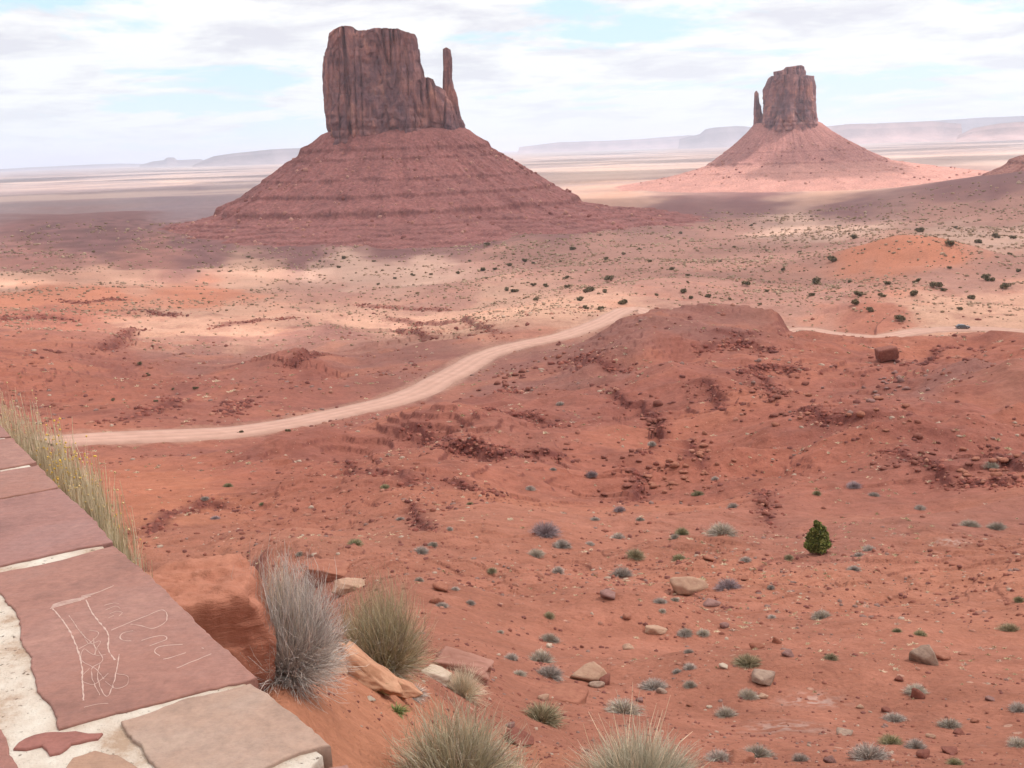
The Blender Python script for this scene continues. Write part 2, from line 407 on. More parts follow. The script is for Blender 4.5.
ledges = [ # image points, step height, fade length
 ([(345, 461), (368, 472), (400, 474), (408, 485), (432, 491)], 1.1, 5), ([(410, 500), (417, 519), (434, 532)], 1.3, 5),
 ([(447, 480), (468, 491), (500, 498)], 1.3, 5), ([(438, 448), (470, 450), (502, 457), (536, 457), (575, 461)], 1.8, 7),
 ([(624, 468), (639, 483), (630, 504)], 1.7, 6), ([(561, 352), (580, 355), (598, 361), (632, 368)], 2.2, 12),
 ([(613, 389), (624, 405), (646, 415), (661, 435), (646, 457)], 3.0, 10), ([(489, 411), (528, 417), (561, 428)], 1.8, 9),
 ([(389, 439), (424, 435), (454, 443)], 1.8, 9), ([(454, 450), (513, 457)], 1.4, 6), ([(502, 380), (520, 391)], 2.2, 9),
 ([(97, 352), (120, 343), (130, 334), (145, 329)], 6.0, 26), ([(278, 366), (299, 361), (323, 354)], 6.0, 26),
 ([(98, 426), (141, 415), (190, 399)], 2.4, 12), ([(225, 410), (246, 399)], 2.2, 10), ([(130, 311), (155, 314), (180, 317)], 4.5, 30),
 ([(380, 314), (413, 324), (431, 326), (470, 324), (500, 331)], 5.0, 30), ([(395, 330), (425, 338), (447, 333)], 5.0, 30), ([(360, 305), (400, 309), (450, 312)], 3.0, 30),
 ([(688, 385), (713, 394), (720, 413)], 2.2, 10), ([(749, 374), (767, 385), (781, 399)], 2.4, 11),
 ([(795, 413), (831, 427)], 1.8, 8), ([(886, 450), (904, 456), (928, 466), (957, 488)], 1.2, 6), ([(983, 448), (991, 458), (1011, 468), (1040, 474)], 1.8, 7),
 ([(963, 482), (1009, 486)], 0.9, 5), ([(766, 492), (764, 510), (770, 528)], 1.2, 5), ([(690, 445), (700, 462), (720, 470)], 1.4, 6), ([(740, 372), (775, 368), (800, 372)], 2.0, 10),
 ([(975, 355), (945, 350), (905, 366)], 1.6, 10), ([(700, 352), (735, 345), (775, 352)], 1.6, 10), ([(150, 535), (165, 518), (205, 505), (235, 512)], 1.2, 5),
 ([(60, 300), (90, 303), (125, 300)], 3.0, 30), ([(0, 322), (40, 318), (75, 322)], 3.5, 26), ([(210, 330), (250, 322), (300, 318)], 2.0, 26), ([(700, 330), (750, 335), (785, 333)], 1.2, 9),
]
ledge3 = []
LEDGE = np.zeros_like(Zg)
atm, castm = cast_factory(Zg)
for li, (pts, hh, fade) in enumerate(ledges):
    P3 = [castm(a, c) for a, c in pts]
    P3 = np.array([p for p in P3 if p is not None])
    if len(P3) < 2: continue
    cr = catmull(P3, max(0.4, P3[:, 1].mean() / 250))
    sc_ = np.hypot(cr[:, 0], cr[:, 1]).mean() / 100
    s_ = np.linspace(0, 30, len(cr))
    jx = noise2(s_ * 1.3, s_ * 0 + li, 7) * 1.1 + noise2(s_ * 3, s_ * 0 + li, 8) * .25; jy = noise2(s_ * 1.3, s_ * 0 + li + 30, 9) * 1.1 + noise2(s_ * 3, s_ * 0 + li + 30, 10) * .25
    cr[:, 0] += jx * sc_ * .55; cr[:, 1] += jy * sc_ * .55; hh = hh * 0.30; fade = fade * 1.2
    ledge3.append((cr, hh))
    D, S, _, side = near_poly(cr, X, Y, fade * 2.2)
    # far side of the line (away from the viewpoint) is lifted
    mid = cr[len(cr) // 2]; tang = cr[min(len(cr) - 1, len(cr) // 2 + 2)] - cr[len(cr) // 2 - 2]
    # sign so that positive = farther from origin
    sg = np.sign(tang[0] * mid[1] - tang[1] * mid[0])
    ok = np.isfinite(D)
    sd = np.where(ok, D * side * sg, -999)
    tot = S[ok].max() if ok.any() else 1
    endf = smooth(0, 0.12, S / tot) * smooth(1, 0.88, S / tot)
    brk = 0.55 + 0.6 * np.clip(noise2(S / (2.2 * sc_ + 0.5) , S * 0 + li, 11) + 0.5, 0, 1.2)
    edge = 0.12 + 0.002 * R
    lift = hh * endf * brk * smooth(-edge, edge, sd) * np.exp(-np.clip(sd, 0, None) / fade)
    dig = -0.22 * hh * endf * brk * np.exp(-np.abs(np.clip(-sd, 0, None)) / (0.3 * fade)) * (sd <= 0)
    add = np.where(ok, lift + dig, 0.0)
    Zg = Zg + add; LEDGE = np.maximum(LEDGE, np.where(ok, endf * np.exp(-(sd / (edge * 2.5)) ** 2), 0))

# dune mound and gullies
def mound(px, py, r, rad, h):
    global Zg
    d = ray(float(px), float(py)); a = math.atan2(d[0], d[1]); x0, y0 = r * math.sin(a), r * math.cos(a)
    q = np.exp(-(((X - x0) / rad[0]) ** 2 + ((Y - y0) / rad[1]) ** 2)); Zg = Zg + h * q
mound(905, 262, 690, (44, 50), 15.0)
mound(812, 690, 15.8, (3.0, 1.9), 0.75)
mound(590, 600, 24.5, (3.2, 2.4), 0.8)
mound(255, 430, 156, (6, 6), 1.0)
mound(490, 372, 232, (8, 10), 2.0)

# open the views on the road: nothing between the lookout and the road stands above the line of sight
ra = np.arctan2(road[:, 0], road[:, 1]); rr_ = np.hypot(road[:, 0], road[:, 1]); o_s = np.argsort(ra)
rrA = np.interp(AZ, ra[o_s], rr_[o_s]); rzA = np.interp(AZ, ra[o_s], road[o_s, 2]); pxr = project(road)[0]
vis = np.interp(AZ, ra[o_s], (smooth(655, 620, pxr) + smooth(768, 806, pxr))[o_s]) * (AZ > ra.min()) * (AZ < ra.max() + .05)
marg = np.where(AZ > 0.15, 0.1, 0.15 + 0.0 * AZ)
lim = rzA / rrA * R - marg - 0.02 * (rrA - R) * 0.1
band = (R < rrA) & (R > rrA * 0.45)
Zg = Zg - np.maximum(Zg - lim, 0) * band * smooth(0.0, 0.9, vis) * smooth(0.45, 0.62, R / rrA)
# road bed cut into the ground
D, S, Zp, side = near_poly(road, X, Y, 48)
okr = np.isfinite(D)
wr = np.where(okr, smooth(45, RW + 1.6, D), 0)
Zg = np.where(okr, Zg * (1 - wr) + wr * (Zp - 0.25 + 0.45 * np.exp(-((D - RW - 2.2) / 0.9) ** 2) * (0.6 + fbm2(X / 5, Y / 5, 2, 3))), Zg)
ROADW = np.where(okr, smooth(RW + 3.5, RW - 0.5, D), 0)

# terrace side of the wall is level ground
def plane_pt(px, py, z):
    d = ray(float(px), float(py)); return d * (z / d[2])
WT = -0.9
e0 = plane_pt(0, 405, WT); e1 = plane_pt(335, 757, WT)
wdir = (e1 - e0)[:2]; wdir /= np.linalg.norm(wdir); wn = np.array([-wdir[1], wdir[0]])
if wn @ (-e0[:2]) > 0: wn = -wn          # wn points away from the camera side
SD = (X - e0[0]) * wn[0] + (Y - e0[1]) * wn[1]
inner = smooth(-0.15, -0.35, SD) * (R < 40)
Zg = Zg * (1 - inner) + inner * np.where(R < 14, -1.9, -1.9 - (R - 14) * 0.7)
Zg = np.maximum(Zg, -135)

at, cast = cast_factory(Zg)
PX, PY, PZ = project(np.stack([X, Y, Zg], -1))

# ------------------------------------------------------------------ ground colours (soil pigments, with sun patches and cloud shade painted in)
ADJ = np.array((0.84, 1.06, 1.14))
RED = (0.40, 0.125, 0.075); RED2 = (0.36, 0.115, 0.075); ORG = (0.50, 0.165, 0.088); PUR = (0.31, 0.118, 0.085)
TAN = (0.46, 0.225, 0.145); PALE = (0.50, 0.265, 0.18); SCR = (0.37, 0.16, 0.11); DRK = (0.20, 0.078, 0.065); SAND = (0.54, 0.255, 0.16)  # DRK also paints cloud shade, PALE and SAND the sun patches
czones = [
 (100, 520, ORG), (150, 490, ORG), (60, 500, ORG), (300, 700, ORG), (350, 690, ORG), (400, 720, ORG), (250, 480, RED), (350, 520, RED), (300, 450, RED2), (450, 420, RED2), (520, 370, PUR), (600, 350, PUR),
 (450, 600, RED), (520, 620, RED), (600, 560, RED), (600, 640, RED), (700, 560, RED), (700, 640, RED), (800, 620, RED), (850, 560, RED2), (950, 560, RED), (950, 640, RED), (850, 700, RED), (1000, 700, RED), (700, 720, RED), (560, 740, RED), (940, 530, RED2), (880, 530, RED2),
 (700, 480, RED), (800, 470, RED), (650, 420, RED2), (760, 420, RED), (700, 380, RED2), (700, 340, PUR), (850, 430, RED2), (950, 430, RED2), (1000, 480, RED2), (900, 380, RED2), (1000, 400, PUR), (850, 360, RED), (1000, 360, RED),
 (100, 400, RED), (50, 400, RED), (200, 400, RED2), (100, 360, RED2), (20, 360, RED), (300, 390, RED2), (400, 370, PUR), (200, 360, PUR), (330, 340, PUR),
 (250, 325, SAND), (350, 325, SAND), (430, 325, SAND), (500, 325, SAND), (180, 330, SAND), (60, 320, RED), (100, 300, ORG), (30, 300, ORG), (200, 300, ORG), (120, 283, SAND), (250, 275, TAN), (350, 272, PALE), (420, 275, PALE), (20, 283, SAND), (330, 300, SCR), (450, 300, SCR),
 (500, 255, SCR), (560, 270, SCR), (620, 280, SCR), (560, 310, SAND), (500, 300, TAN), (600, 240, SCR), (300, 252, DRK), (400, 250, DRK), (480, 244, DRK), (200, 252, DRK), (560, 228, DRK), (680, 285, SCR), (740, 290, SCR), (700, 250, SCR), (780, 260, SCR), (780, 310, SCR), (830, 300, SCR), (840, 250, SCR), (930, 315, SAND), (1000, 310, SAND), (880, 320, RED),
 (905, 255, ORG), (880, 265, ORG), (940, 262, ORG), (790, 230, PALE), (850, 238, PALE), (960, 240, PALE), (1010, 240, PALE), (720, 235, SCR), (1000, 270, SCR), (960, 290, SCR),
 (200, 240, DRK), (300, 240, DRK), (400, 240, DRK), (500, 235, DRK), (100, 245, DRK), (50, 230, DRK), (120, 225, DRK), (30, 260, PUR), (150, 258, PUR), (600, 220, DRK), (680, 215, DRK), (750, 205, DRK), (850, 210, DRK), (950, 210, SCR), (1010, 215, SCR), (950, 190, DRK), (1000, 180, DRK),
]
zc = np.array([[a, c] for a, c, _ in czones], float)
zr = []
for a, c, _ in czones:
    p = cast0(a, c); zr.append((math.atan2(p[0], p[1]), math.log(math.hypot(p[0], p[1]))) if p is not None else (0, 9))
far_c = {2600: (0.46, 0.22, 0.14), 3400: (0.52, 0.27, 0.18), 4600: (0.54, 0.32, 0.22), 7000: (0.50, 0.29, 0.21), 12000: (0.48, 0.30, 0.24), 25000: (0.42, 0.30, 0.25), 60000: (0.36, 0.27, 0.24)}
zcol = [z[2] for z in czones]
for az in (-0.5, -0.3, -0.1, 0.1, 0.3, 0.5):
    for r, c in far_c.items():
        if az < -0.15 and r < 5000: c = (0.26, 0.15, 0.14)  # left plain darker: cloud shade painted into its colour
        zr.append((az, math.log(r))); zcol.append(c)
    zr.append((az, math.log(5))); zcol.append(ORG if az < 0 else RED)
zr = np.array(zr); zcol = np.array(zcol)
CAg, CVg = np.meshgrid(np.linspace(-0.62, 0.62, 240), np.linspace(vmin, vmax, 420))
wa = CAg.ravel() * 1.0; wv = CVg.ravel()
tprof = np.interp(wv, prof_v, prof_t)
acc = np.zeros((len(wa), 3)); ws = np.zeros(len(wa))
ztp = np.interp(zr[:, 1], prof_v, prof_t)
# cumulative screen-like metric in v
cumv = np.concatenate([[0], np.cumsum(np.diff(prof_v) * np.maximum(prof_t[1:], 0.004))])
gv = np.interp(wv, prof_v, cumv); pv = np.interp(zr[:, 1], prof_v, cumv)
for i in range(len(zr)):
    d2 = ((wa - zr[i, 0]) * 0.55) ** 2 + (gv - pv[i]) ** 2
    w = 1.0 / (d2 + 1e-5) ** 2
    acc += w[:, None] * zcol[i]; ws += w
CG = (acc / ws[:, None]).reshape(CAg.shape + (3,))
wob = 0.018 * fbm2(AZ * 22, VV * 7, 3, 21) ; wob2 = 0.10 * fbm2(AZ * 22 + 9, VV * 7, 3, 25) * np.interp(R, [1, 400, 2000, 8000], [1, 1, .6, 1.2])
gx = np.linspace(-0.62, 0.62, 240); gy = np.linspace(vmin, vmax, 420)
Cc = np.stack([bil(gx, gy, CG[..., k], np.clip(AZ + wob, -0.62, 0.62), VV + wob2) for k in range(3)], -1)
# mottling, in metres
m1 = fbm2(X / 28, Y / 28, 4, 31); m2 = fbm2(X / 5.5, Y / 5.5, 4, 35); m3 = fbm2(X / 300, Y / 160, 4, 39)
near_f = smooth(900, 300, R)
Cc *= (1 + 0.10 * m1 + 0.10 * m2 * near_f)[..., None]
orange = smooth(0.15, 0.6, m1) * near_f * 0.35
Cc = Cc * (1 - orange[..., None]) + orange[..., None] * np.array(ORG)
dk = smooth(0.2, 0.7, fbm2(X / 14 + 40, Y / 14, 4, 47)) * near_f * 0.40 * smooth(20, 80, R)
Cc = Cc * (1 - dk[..., None]) + dk[..., None] * np.array((0.24, 0.075, 0.055))
# far plain bands: cloud shade and sun painted as dark and pale soil
farb = smooth(1800, 4000, R)
bandn = fbm2(X / 5200 + 3, Y / 900, 4, 51) + 0.5 * fbm2(X / 1500, Y / 260, 3, 57)
dark_s = (smooth(0.15, 0.5, bandn) * farb * 0.55)[..., None]; pale_s = (smooth(-0.1, -0.6, bandn) * farb * 0.6)[..., None]
Cc = Cc * (1 - dark_s) + dark_s * np.array((0.24, 0.145, 0.13)); Cc = Cc * (1 - pale_s) + pale_s * np.array((0.62, 0.37, 0.27))
# ledge faces: red rock, darkened to paint in their shaded undercut
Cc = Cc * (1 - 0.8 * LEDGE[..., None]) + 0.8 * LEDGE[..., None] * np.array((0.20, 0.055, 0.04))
str_ = smooth(950, 1150, R) * smooth(2100, 1700, R) * smooth(0.10, -0.02, AZ)
Cc = Cc * (1 + 0.38 * str_ * noise2(Zg / 0.9 + 0.3 * m3, m3 * 0.7, 333))[..., None]
nr_c = smooth(420, 280, R)[..., None]; Cc = Cc * (1 - 0.10 * nr_c)
pl_ = smooth(330, 480, R)[..., None]; Cc = Cc * (1 - pl_ * np.array((0.0, 0.075, 0.05)))
# steep ground coloured as darker bare rock, standing in for relief shading
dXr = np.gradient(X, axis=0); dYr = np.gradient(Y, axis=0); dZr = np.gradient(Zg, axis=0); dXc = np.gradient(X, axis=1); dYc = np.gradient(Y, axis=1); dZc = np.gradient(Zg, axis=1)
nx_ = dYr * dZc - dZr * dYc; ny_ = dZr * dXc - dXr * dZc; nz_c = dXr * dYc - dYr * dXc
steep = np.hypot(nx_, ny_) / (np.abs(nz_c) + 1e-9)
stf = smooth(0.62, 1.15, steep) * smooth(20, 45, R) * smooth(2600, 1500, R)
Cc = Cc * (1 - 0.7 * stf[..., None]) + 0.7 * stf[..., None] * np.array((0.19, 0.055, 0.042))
mid_ = (smooth(50, 85, R) * smooth(420, 300, R))[..., None]
Cc = Cc * (1 - mid_ * np.array((0.13, 0.24, 0.23)))
# white mineral stains
for (px, py, rr) in ((811, 702, .30), (952, 541, .55), (785, 727, .35), (930, 330, 6)):
    p = cast(px, py)
    if p is None: continue
    q = np.exp(-((X - p[0]) ** 2 / (rr * 1.3) ** 2 + (Y - p[1]) ** 2 / rr ** 2)) * smooth(-0.3, 0.4, fbm2(X / rr * 2, Y / rr * 2, 3, 71))
    Cc = Cc * (1 - 0.35 * q[..., None]) + 0.35 * q[..., None] * np.array((0.64, 0.46, 0.38))
rdust = (ROADW * 0.6)[..., None]
Cc = Cc * (1 - rdust) + rdust * np.array((0.44, 0.22, 0.15))
# sandy wash at left foot of the hill
Cc = Cc * np.array((0.84, 1.08, 1.18)); lum = Cc.mean(-1, keepdims=True); Cc = lum + (Cc - lum) * 0.99
Cc = np.clip(Cc, 0.02, 0.75)

Vt = np.stack([X, Y, Zg], -1).reshape(-1, 3)
Fg = grid_faces(NR, NC, wrap=True)
Vt = np.concatenate([Vt, [[0, 0, -1.9]]])
ctr = len(Vt) - 1
tri = np.stack([np.full(NC, ctr), (np.arange(NC) + 1) % NC, np.arange(NC), np.arange(NC)], 1)
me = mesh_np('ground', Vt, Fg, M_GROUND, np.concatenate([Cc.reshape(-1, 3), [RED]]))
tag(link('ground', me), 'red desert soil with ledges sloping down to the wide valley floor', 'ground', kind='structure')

# ------------------------------------------------------------------ road surface
M_ROAD, t, b = new_mat('road_dust')
r_ = ramp(t, [(0.3, (0.38, 0.22, 0.17)), (0.7, (0.46, 0.28, 0.22))]); t.links.new(tnoise(t, 0.35, 6, 0.6), r_.inputs[0]); t.links.new(tmix(t, 1.0, r_.outputs[0], attr(t), 'MULTIPLY'), b.inputs['Base Color'])
tbump(t, b, tnoise(t, 3, 5), 0.5, 0.05)
tg = np.gradient(road[:, :2], axis=0); tg /= np.linalg.norm(tg, axis=1, keepdims=True) + 1e-9; nn = np.stack([-tg[:, 1], tg[:, 0]], 1)
offs = np.array([-1.12, -1.0, -0.55, -0.3, 0, 0.3, 0.55, 1.0, 1.12]); hs = np.array([-0.35, 0.0, 0.03, -0.02, 0.05, -0.02, 0.03, 0.0, -0.35])
sarr = np.arange(len(road)) * 2.0
RV = []
for j, (o_, h_) in enumerate(zip(offs, hs)):
    wv_ = RW * o_ * (1 + 0.14 * noise2(sarr / 14, sarr * 0 + (5 if o_ < 0 else 9), 77))
    RV.append(np.column_stack([road[:, 0] + nn[:, 0] * wv_, road[:, 1] + nn[:, 1] * wv_, road[:, 2] + h_]))
RV = np.stack(RV, 1).reshape(-1, 3)
tag(link('dirt_road', mesh_np('dirt_road', RV, grid_faces(len(road), 9), M_ROAD, np.tile(np.array([.75, .86, 1.05, .90, 1.08, .90, 1.05, .86, .75])[:, None], (len(road), 3)))), 'pale dirt road winding across the red desert', 'road', kind='structure')

# ------------------------------------------------------------------ BUTTES
M_CLIFF, t, b = new_mat('sandstone_cliff')
s1 = tnoise(t, 1.0, 7, 0.62, stretch=(0.055, 0.055, 0.020)); s2 = tnoise(t, 1.0, 6, 0.6, stretch=(0.016, 0.016, 0.014)); s3 = tnoise(t, 1.0, 5, 0.6, stretch=(0.01, 0.01, 0.16))
rA = ramp(t, [(0.32, (0.15, 0.087, 0.095)), (0.44, (0.215, 0.118, 0.12)), (0.56, (0.265, 0.138, 0.128)), (0.70, (0.40, 0.21, 0.165))]); t.links.new(s1, rA.inputs[0])
rB = ramp(t, [(0.36, (0.66, 0.70, 0.80)), (0.60, (1.2, 1.12, 1.05))]); t.links.new(s2, rB.inputs[0])
rC = ramp(t, [(0.35, (0.86, 0.85, 0.85)), (0.6, (1.06, 1.06, 1.06))]); t.links.new(s3, rC.inputs[0])
s4 = tnoise(t, 1.0, 8, 0.7, stretch=(0.11, 0.11, 0.07)); rD = ramp(t, [(0.36, (0.72, 0.72, 0.76)), (0.62, (1.22, 1.18, 1.12))]); t.links.new(s4, rD.inputs[0])
cc_ = tmix(t, 1.0, tmix(t, 1.0, tmix(t, 1.0, rA.outputs[0], rB.outputs[0], 'MULTIPLY'), rC.outputs[0], 'MULTIPLY'), rD.outputs[0], 'MULTIPLY')
t.links.new(cc_, b.inputs['Base Color']); tbump(t, b, s1, 1.0, 4.0); tbump(t, b, s4, 1.0, 3.0); tbump(t, b, tnoise(t, 0.22, 6, 0.65), 0.8, 1.2)
M_TALUS, t, b = new_mat('talus_rubble')
n_a = tnoise(t, 0.24, 9, 0.70); n_b = tnoise(t, 0.02, 5, 0.55); 
rA = ramp(t, [(0.32, (0.15, 0.07, 0.067)), (0.5, (0.245, 0.112, 0.098)), (0.66, (0.32, 0.165, 0.14))]); t.links.new(n_a, rA.inputs[0])
rB = ramp(t, [(0.3, (0.85, 0.85, 0.87)), (0.7, (1.12, 1.12, 1.12))]); t.links.new(n_b, rB.inputs[0])
c_ = tmix(t, 1.0, rA.outputs[0], rB.outputs[0], 'MULTIPLY')
vo = t.nodes.new('ShaderNodeTexVoronoi'); vo.inputs['Scale'].default_value = 0.16; tcc = t.nodes.new('ShaderNodeTexCoord'); t.links.new(tcc.outputs['Object'], vo.inputs['Vector'])
vr = ramp(t, [(0.2, (1, 1, 1)), (0.3, (0, 0, 0))]); t.links.new(vo.outputs['Distance'], vr.inputs[0])
sel = t.nodes.new('ShaderNodeSeparateColor'); t.links.new(vo.outputs['Color'], sel.inputs[0])
pk = mth('MULTIPLY', vr.outputs[0], mth('GREATER_THAN', sel.outputs[0], 0.6, tree=t), tree=t)
c_ = tmix(t, mth('MULTIPLY', pk, 0.5, tree=t), c_, tmix(t, sel.outputs[1], (0.46, 0.26, 0.19), (0.14, 0.06, 0.05)))
c_ = tmix(t, 1.0, c_, attr(t), 'MULTIPLY')
t.links.new(c_, b.inputs['Base Color']); tbump(t, b, tnoise(t, 0.25, 8, 0.65), 1.0, 1.6); tbump(t, b, pk, 0.8, 1.2)

class Butte:
    """all sizes in metres in a frame facing the viewpoint: u = right, w = away, z = up"""
    def __init__(s, name, px, D, label, cat, zground):
        d = ray(float(px), hz_y(px)); a = math.atan2(d[0], d[1]); s.a = a; s.D = D; s.px = px
        s.o = np.array([D * math.sin(a), D * math.cos(a), 0.0]); s.U = np.array([math.cos(a), -math.sin(a), 0]); s.Wd = np.array([math.sin(a), math.cos(a), 0])
        s.root = empty(name, tuple(s.o + np.array([0, 0, zground])), label, cat); s.zg = zground
    def uz(s, px, py, w=0.0):
        d = ray(float(px), float(py)); k = (s.D + w) / (d @ s.Wd); p = d * k; return (p @ s.U), p[2]
    def world(s, u, w, z):   # local to root
        return u[..., None] * s.U + w[..., None] * s.Wd + (z - s.zg)[..., None] * np.array([0, 0, 1.0])
    def block(s, name, left, right, top, depth, seed, n=420, m_=130, flute=1.0, wmid=0.0, power=3.2, ztopnoise=1.5, zb_=None, grow=0.0):
        Lz = np.array([s.uz(*p) for p in left]); Rz = np.array([s.uz(*p) for p in right]); Tz = np.array([s.uz(*p) for p in top])
        Lz = Lz[np.argsort(Lz[:, 1])]; Rz = Rz[np.argsort(Rz[:, 1])]; Tz = Tz[np.argsort(Tz[:, 0])]
        zb = (min(Lz[0, 1], Rz[0, 1]) if zb_ is None else zb_) - 8
        th = np.linspace(0, 2 * np.pi, n, endpoint=False)
        c, q = np.cos(th), np.sin(th)
        cu = np.sign(c) * np.abs(c) ** (2 / power); cw = np.sign(q) * np.abs(q) ** (2 / power)
        zmax = Tz[:, 1].max()
        S_ = np.linspace(0, 1, m_)
        xl0, xr0 = np.interp(zmax, Lz[:, 1], Lz[:, 0]), np.interp(zmax, Rz[:, 1], Rz[:, 0])
        # local top height for every angle
        u_top = (Lz[-1, 0] + Rz[-1, 0]) / 2 + (Rz[-1, 0] - Lz[-1, 0]) / 2 * cu
        zt = np.interp(u_top, Tz[:, 0], Tz[:, 1])
        Z = zb + S_[:, None] * (zt - zb)[None, :]
        xl = np.interp(Z, Lz[:, 1], Lz[:, 0]); xr = np.interp(Z, Rz[:, 1], Rz[:, 0])
        dz = np.interp(Z, [zb, zb + (zmax - zb) * .3, zmax], [depth * 1.12, depth, depth * 0.9])
        hw = (xr - xl) / 2 + grow
        U_ = (xl + xr) / 2 + hw * cu[None]; W_ = wmid + dz * cw[None]
        # unit normals in plan
        nu = np.sign(c) * np.abs(c) ** (2 - 2 / power) / max(1e-6, (Rz[-1, 0] - Lz[-1, 0]) / 2); nw = np.sign(q) * np.abs(q) ** (2 - 2 / power) / depth
        nl = np.hypot(nu, nw) + 1e-9; nu, nw = nu / nl, nw / nl
        px_ = U_ / 1.0; pw_ = W_ / 1.0
        f = flute
        n1 = noise3(px_ / (26 * f), pw_ / (26 * f), Z / 260, seed); n2 = noise3(px_ / (11 * f), pw_ / (11 * f), Z / 120, seed + 3)
        crack = -np.exp(-(n1 / 0.07) ** 2) * 9.5 - np.exp(-(n2 / 0.06) ** 2) * 4.5
        slab = np.floor(3.2 * noise3(px_ / (19 * f), pw_ / (19 * f), Z / 60, seed + 7)) * 3.0 + np.floor(2.6 * noise3(px_ / (42 * f), pw_ / (42 * f), Z / 140, seed + 8)) * 4.0 + 4.6
        big = noise3(px_ / (48 * f), pw_ / (48 * f), Z / 300, seed + 9) * 7
        small = fbm3(px_ / (6 * f), pw_ / (6 * f), Z / 12, 4, seed + 11) * 1.9
        rel = (Z - zb) / (zmax - zb)
        band = (np.floor(noise3(Z / 5.5, Z * 0, Z * 0, seed + 20) * 3) * 0.9) * smooth(0.30, 0.08, rel) - 2.5 * smooth(0.90, 0.97, rel) * (0.5 + 0.5 * n2)
        d_ = (crack + slab + big + small) * f + band
        d_ = d_ * np.abs(nw)[None] + d_ * (1 - np.abs(nw))[None] * 0.42
        lim = np.minimum(1, hw / 18.0); d_ = d_ * (0.25 + 0.75 * lim)
        U_ = U_ + nu[None] * d_; W_ = W_ + nw[None] * d_
        rings_u, rings_w, rings_z = [U_], [W_], [Z + 0 * U_]
        cu0, cw0 = U_[-1].mean(), wmid
        for k in (0.97, 0.9, 0.78, 0.6, 0.4, 0.2, 0.05):
            uu = cu0 + (U_[-1] - cu0) * k; ww = cw0 + (W_[-1] - cw0) * k
            z_ = np.interp(uu, Tz[:, 0], Tz[:, 1]) + ztopnoise * noise2(uu / 9, ww / 9, seed + 30) * (k < 0.95)
            rings_u.append(uu[None]); rings_w.append(ww[None]); rings_z.append(z_[None])
        UU, WW_, ZZ = np.concatenate(rings_u), np.concatenate(rings_w), np.concatenate(rings_z)
        V = s.world(UU, WW_, ZZ); nr = UU.shape[0]; V = V.reshape(-1, 3)
        Fq = grid_faces(nr, n, wrap=True)
        me = mesh_np(name, V, Fq, M_CLIFF, smooth_=False)
        o = link(name, me, s.root); return o
    def talus(s, name, cu, a_u, a_w, prof, ledge, seed, nt_=900, nr_=330, left_k=1.0, right_k=1.0, front_k=1.0, tint=(1, 1, 1), rg=1.4, zbias=0.0, sand=None):
        """prof: list of (distance outwards, z) ; ledge: list of (z, height)"""
        th = np.linspace(-np.pi, np.pi, nt_, endpoint=False)
        prof = np.array(prof, float); dmax = prof[-1, 0]
        dd = np.concatenate([[-14], np.linspace(0, 1, nr_ - 1) ** 1.05 * dmax])
        c, q = np.cos(th), np.sin(th)
        kk = np.where(c < 0, left_k, right_k) * np.abs(c) ** 1.5 + front_k * (1 - np.abs(c) ** 1.5)
        kk = kk * (1 + 0.07 * noise2(th * 2.5, th * 0 + seed, 12) + 0.035 * noise2(th * 9, th * 0 + seed, 13))
        U_ = cu + a_u * c[None] + dd[:, None] * c[None] * kk[None]; W_ = a_w * q[None] + dd[:, None] * q[None] * kk[None]
        Z = np.interp(dd, prof[:, 0], prof[:, 1])[:, None] + 0 * U_
        rel = smooth(0, 40, dd)[:, None]; end = smooth(dmax, dmax * 0.93, dd)[:, None]
        g = fbm2(th[None] * 9 + 0 * Z, dd[:, None] / 260 + 0 * Z, 4, seed)
        g2 = 1 - 2 * np.abs(noise2(th[None] * 14 + 0 * Z, dd[:, None] / 300 + 0 * Z, seed + 2))
        Z = Z + rel * end * (g * 3.2 + g2 * 0.7) * rg + rel * fbm2(U_ / 9, W_ / 9, 4, seed + 5) * 0.7 * rg
        for i, (lz, lh) in enumerate(ledge):
            wv2 = lz + 1.6 * noise2(th[None] * 3, th[None] * 0 + i, seed + 40 + i)
            br = np.clip(0.62 + 1.1 * noise2(th[None] * 6 + i * 3, th[None] * 0, seed + 60 + i) + 0.25 * noise2(th[None] * 40 + i * 3, th[None] * 0, seed + 61 + i), 0, 1.2)
            # cliff: compress heights around wv2
            h = lh * br; x = (Z - wv2)
            Z = Z + np.where(np.abs(x) < h * 2.4, h * (np.tanh(x / (0.22 * h + .05)) - np.clip(x / (h * 2.4 + 1e-6), -1, 1)), 0) * 0.75 * smooth(0, 0.3, br)
        V = s.world(U_, W_, Z + zbias).reshape(-1, 3)
        # bare strata tint
        tt_ = fbm2(th[None] * 6 + 0 * Z, Z / 6.0, 3, seed + 80)
        col = np.ones(Z.shape + (3,)) * np.array(tint) * (1 + 0.10 * tt_)[..., None]
        for i, (lz, lh) in enumerate(ledge):
            br = np.clip(0.62 + 1.1 * noise2(th[None] * 6 + i * 3, th[None] * 0, seed + 60 + i) + 0.25 * noise2(th[None] * 40 + i * 3, th[None] * 0, seed + 61 + i), 0.1, 1.2)
            lz = lz + 1.6 * noise2(th[None] * 3, th[None] * 0 + i, seed + 40 + i)
            k = np.exp(-((Z - lz - lh * 0.0) / (lh * 0.36)) ** 2)[..., None] * 0.6 * np.clip(br, 0, 1)[..., None]; col = col * (1 - k) + k * np.array(tint) * 0.42
        if sand: k = (smooth(sand[0], sand[1], Z) + 0 * Z)[..., None]; col = col * (1 - k) + k * np.array((1.65, 1.70, 1.55))
        me = mesh_np(name, V, grid_faces(nr_, nt_, wrap=True)[:, ::-1], M_TALUS, col.reshape(-1, 3), smooth_=False)
        return link(name, me, s.root)

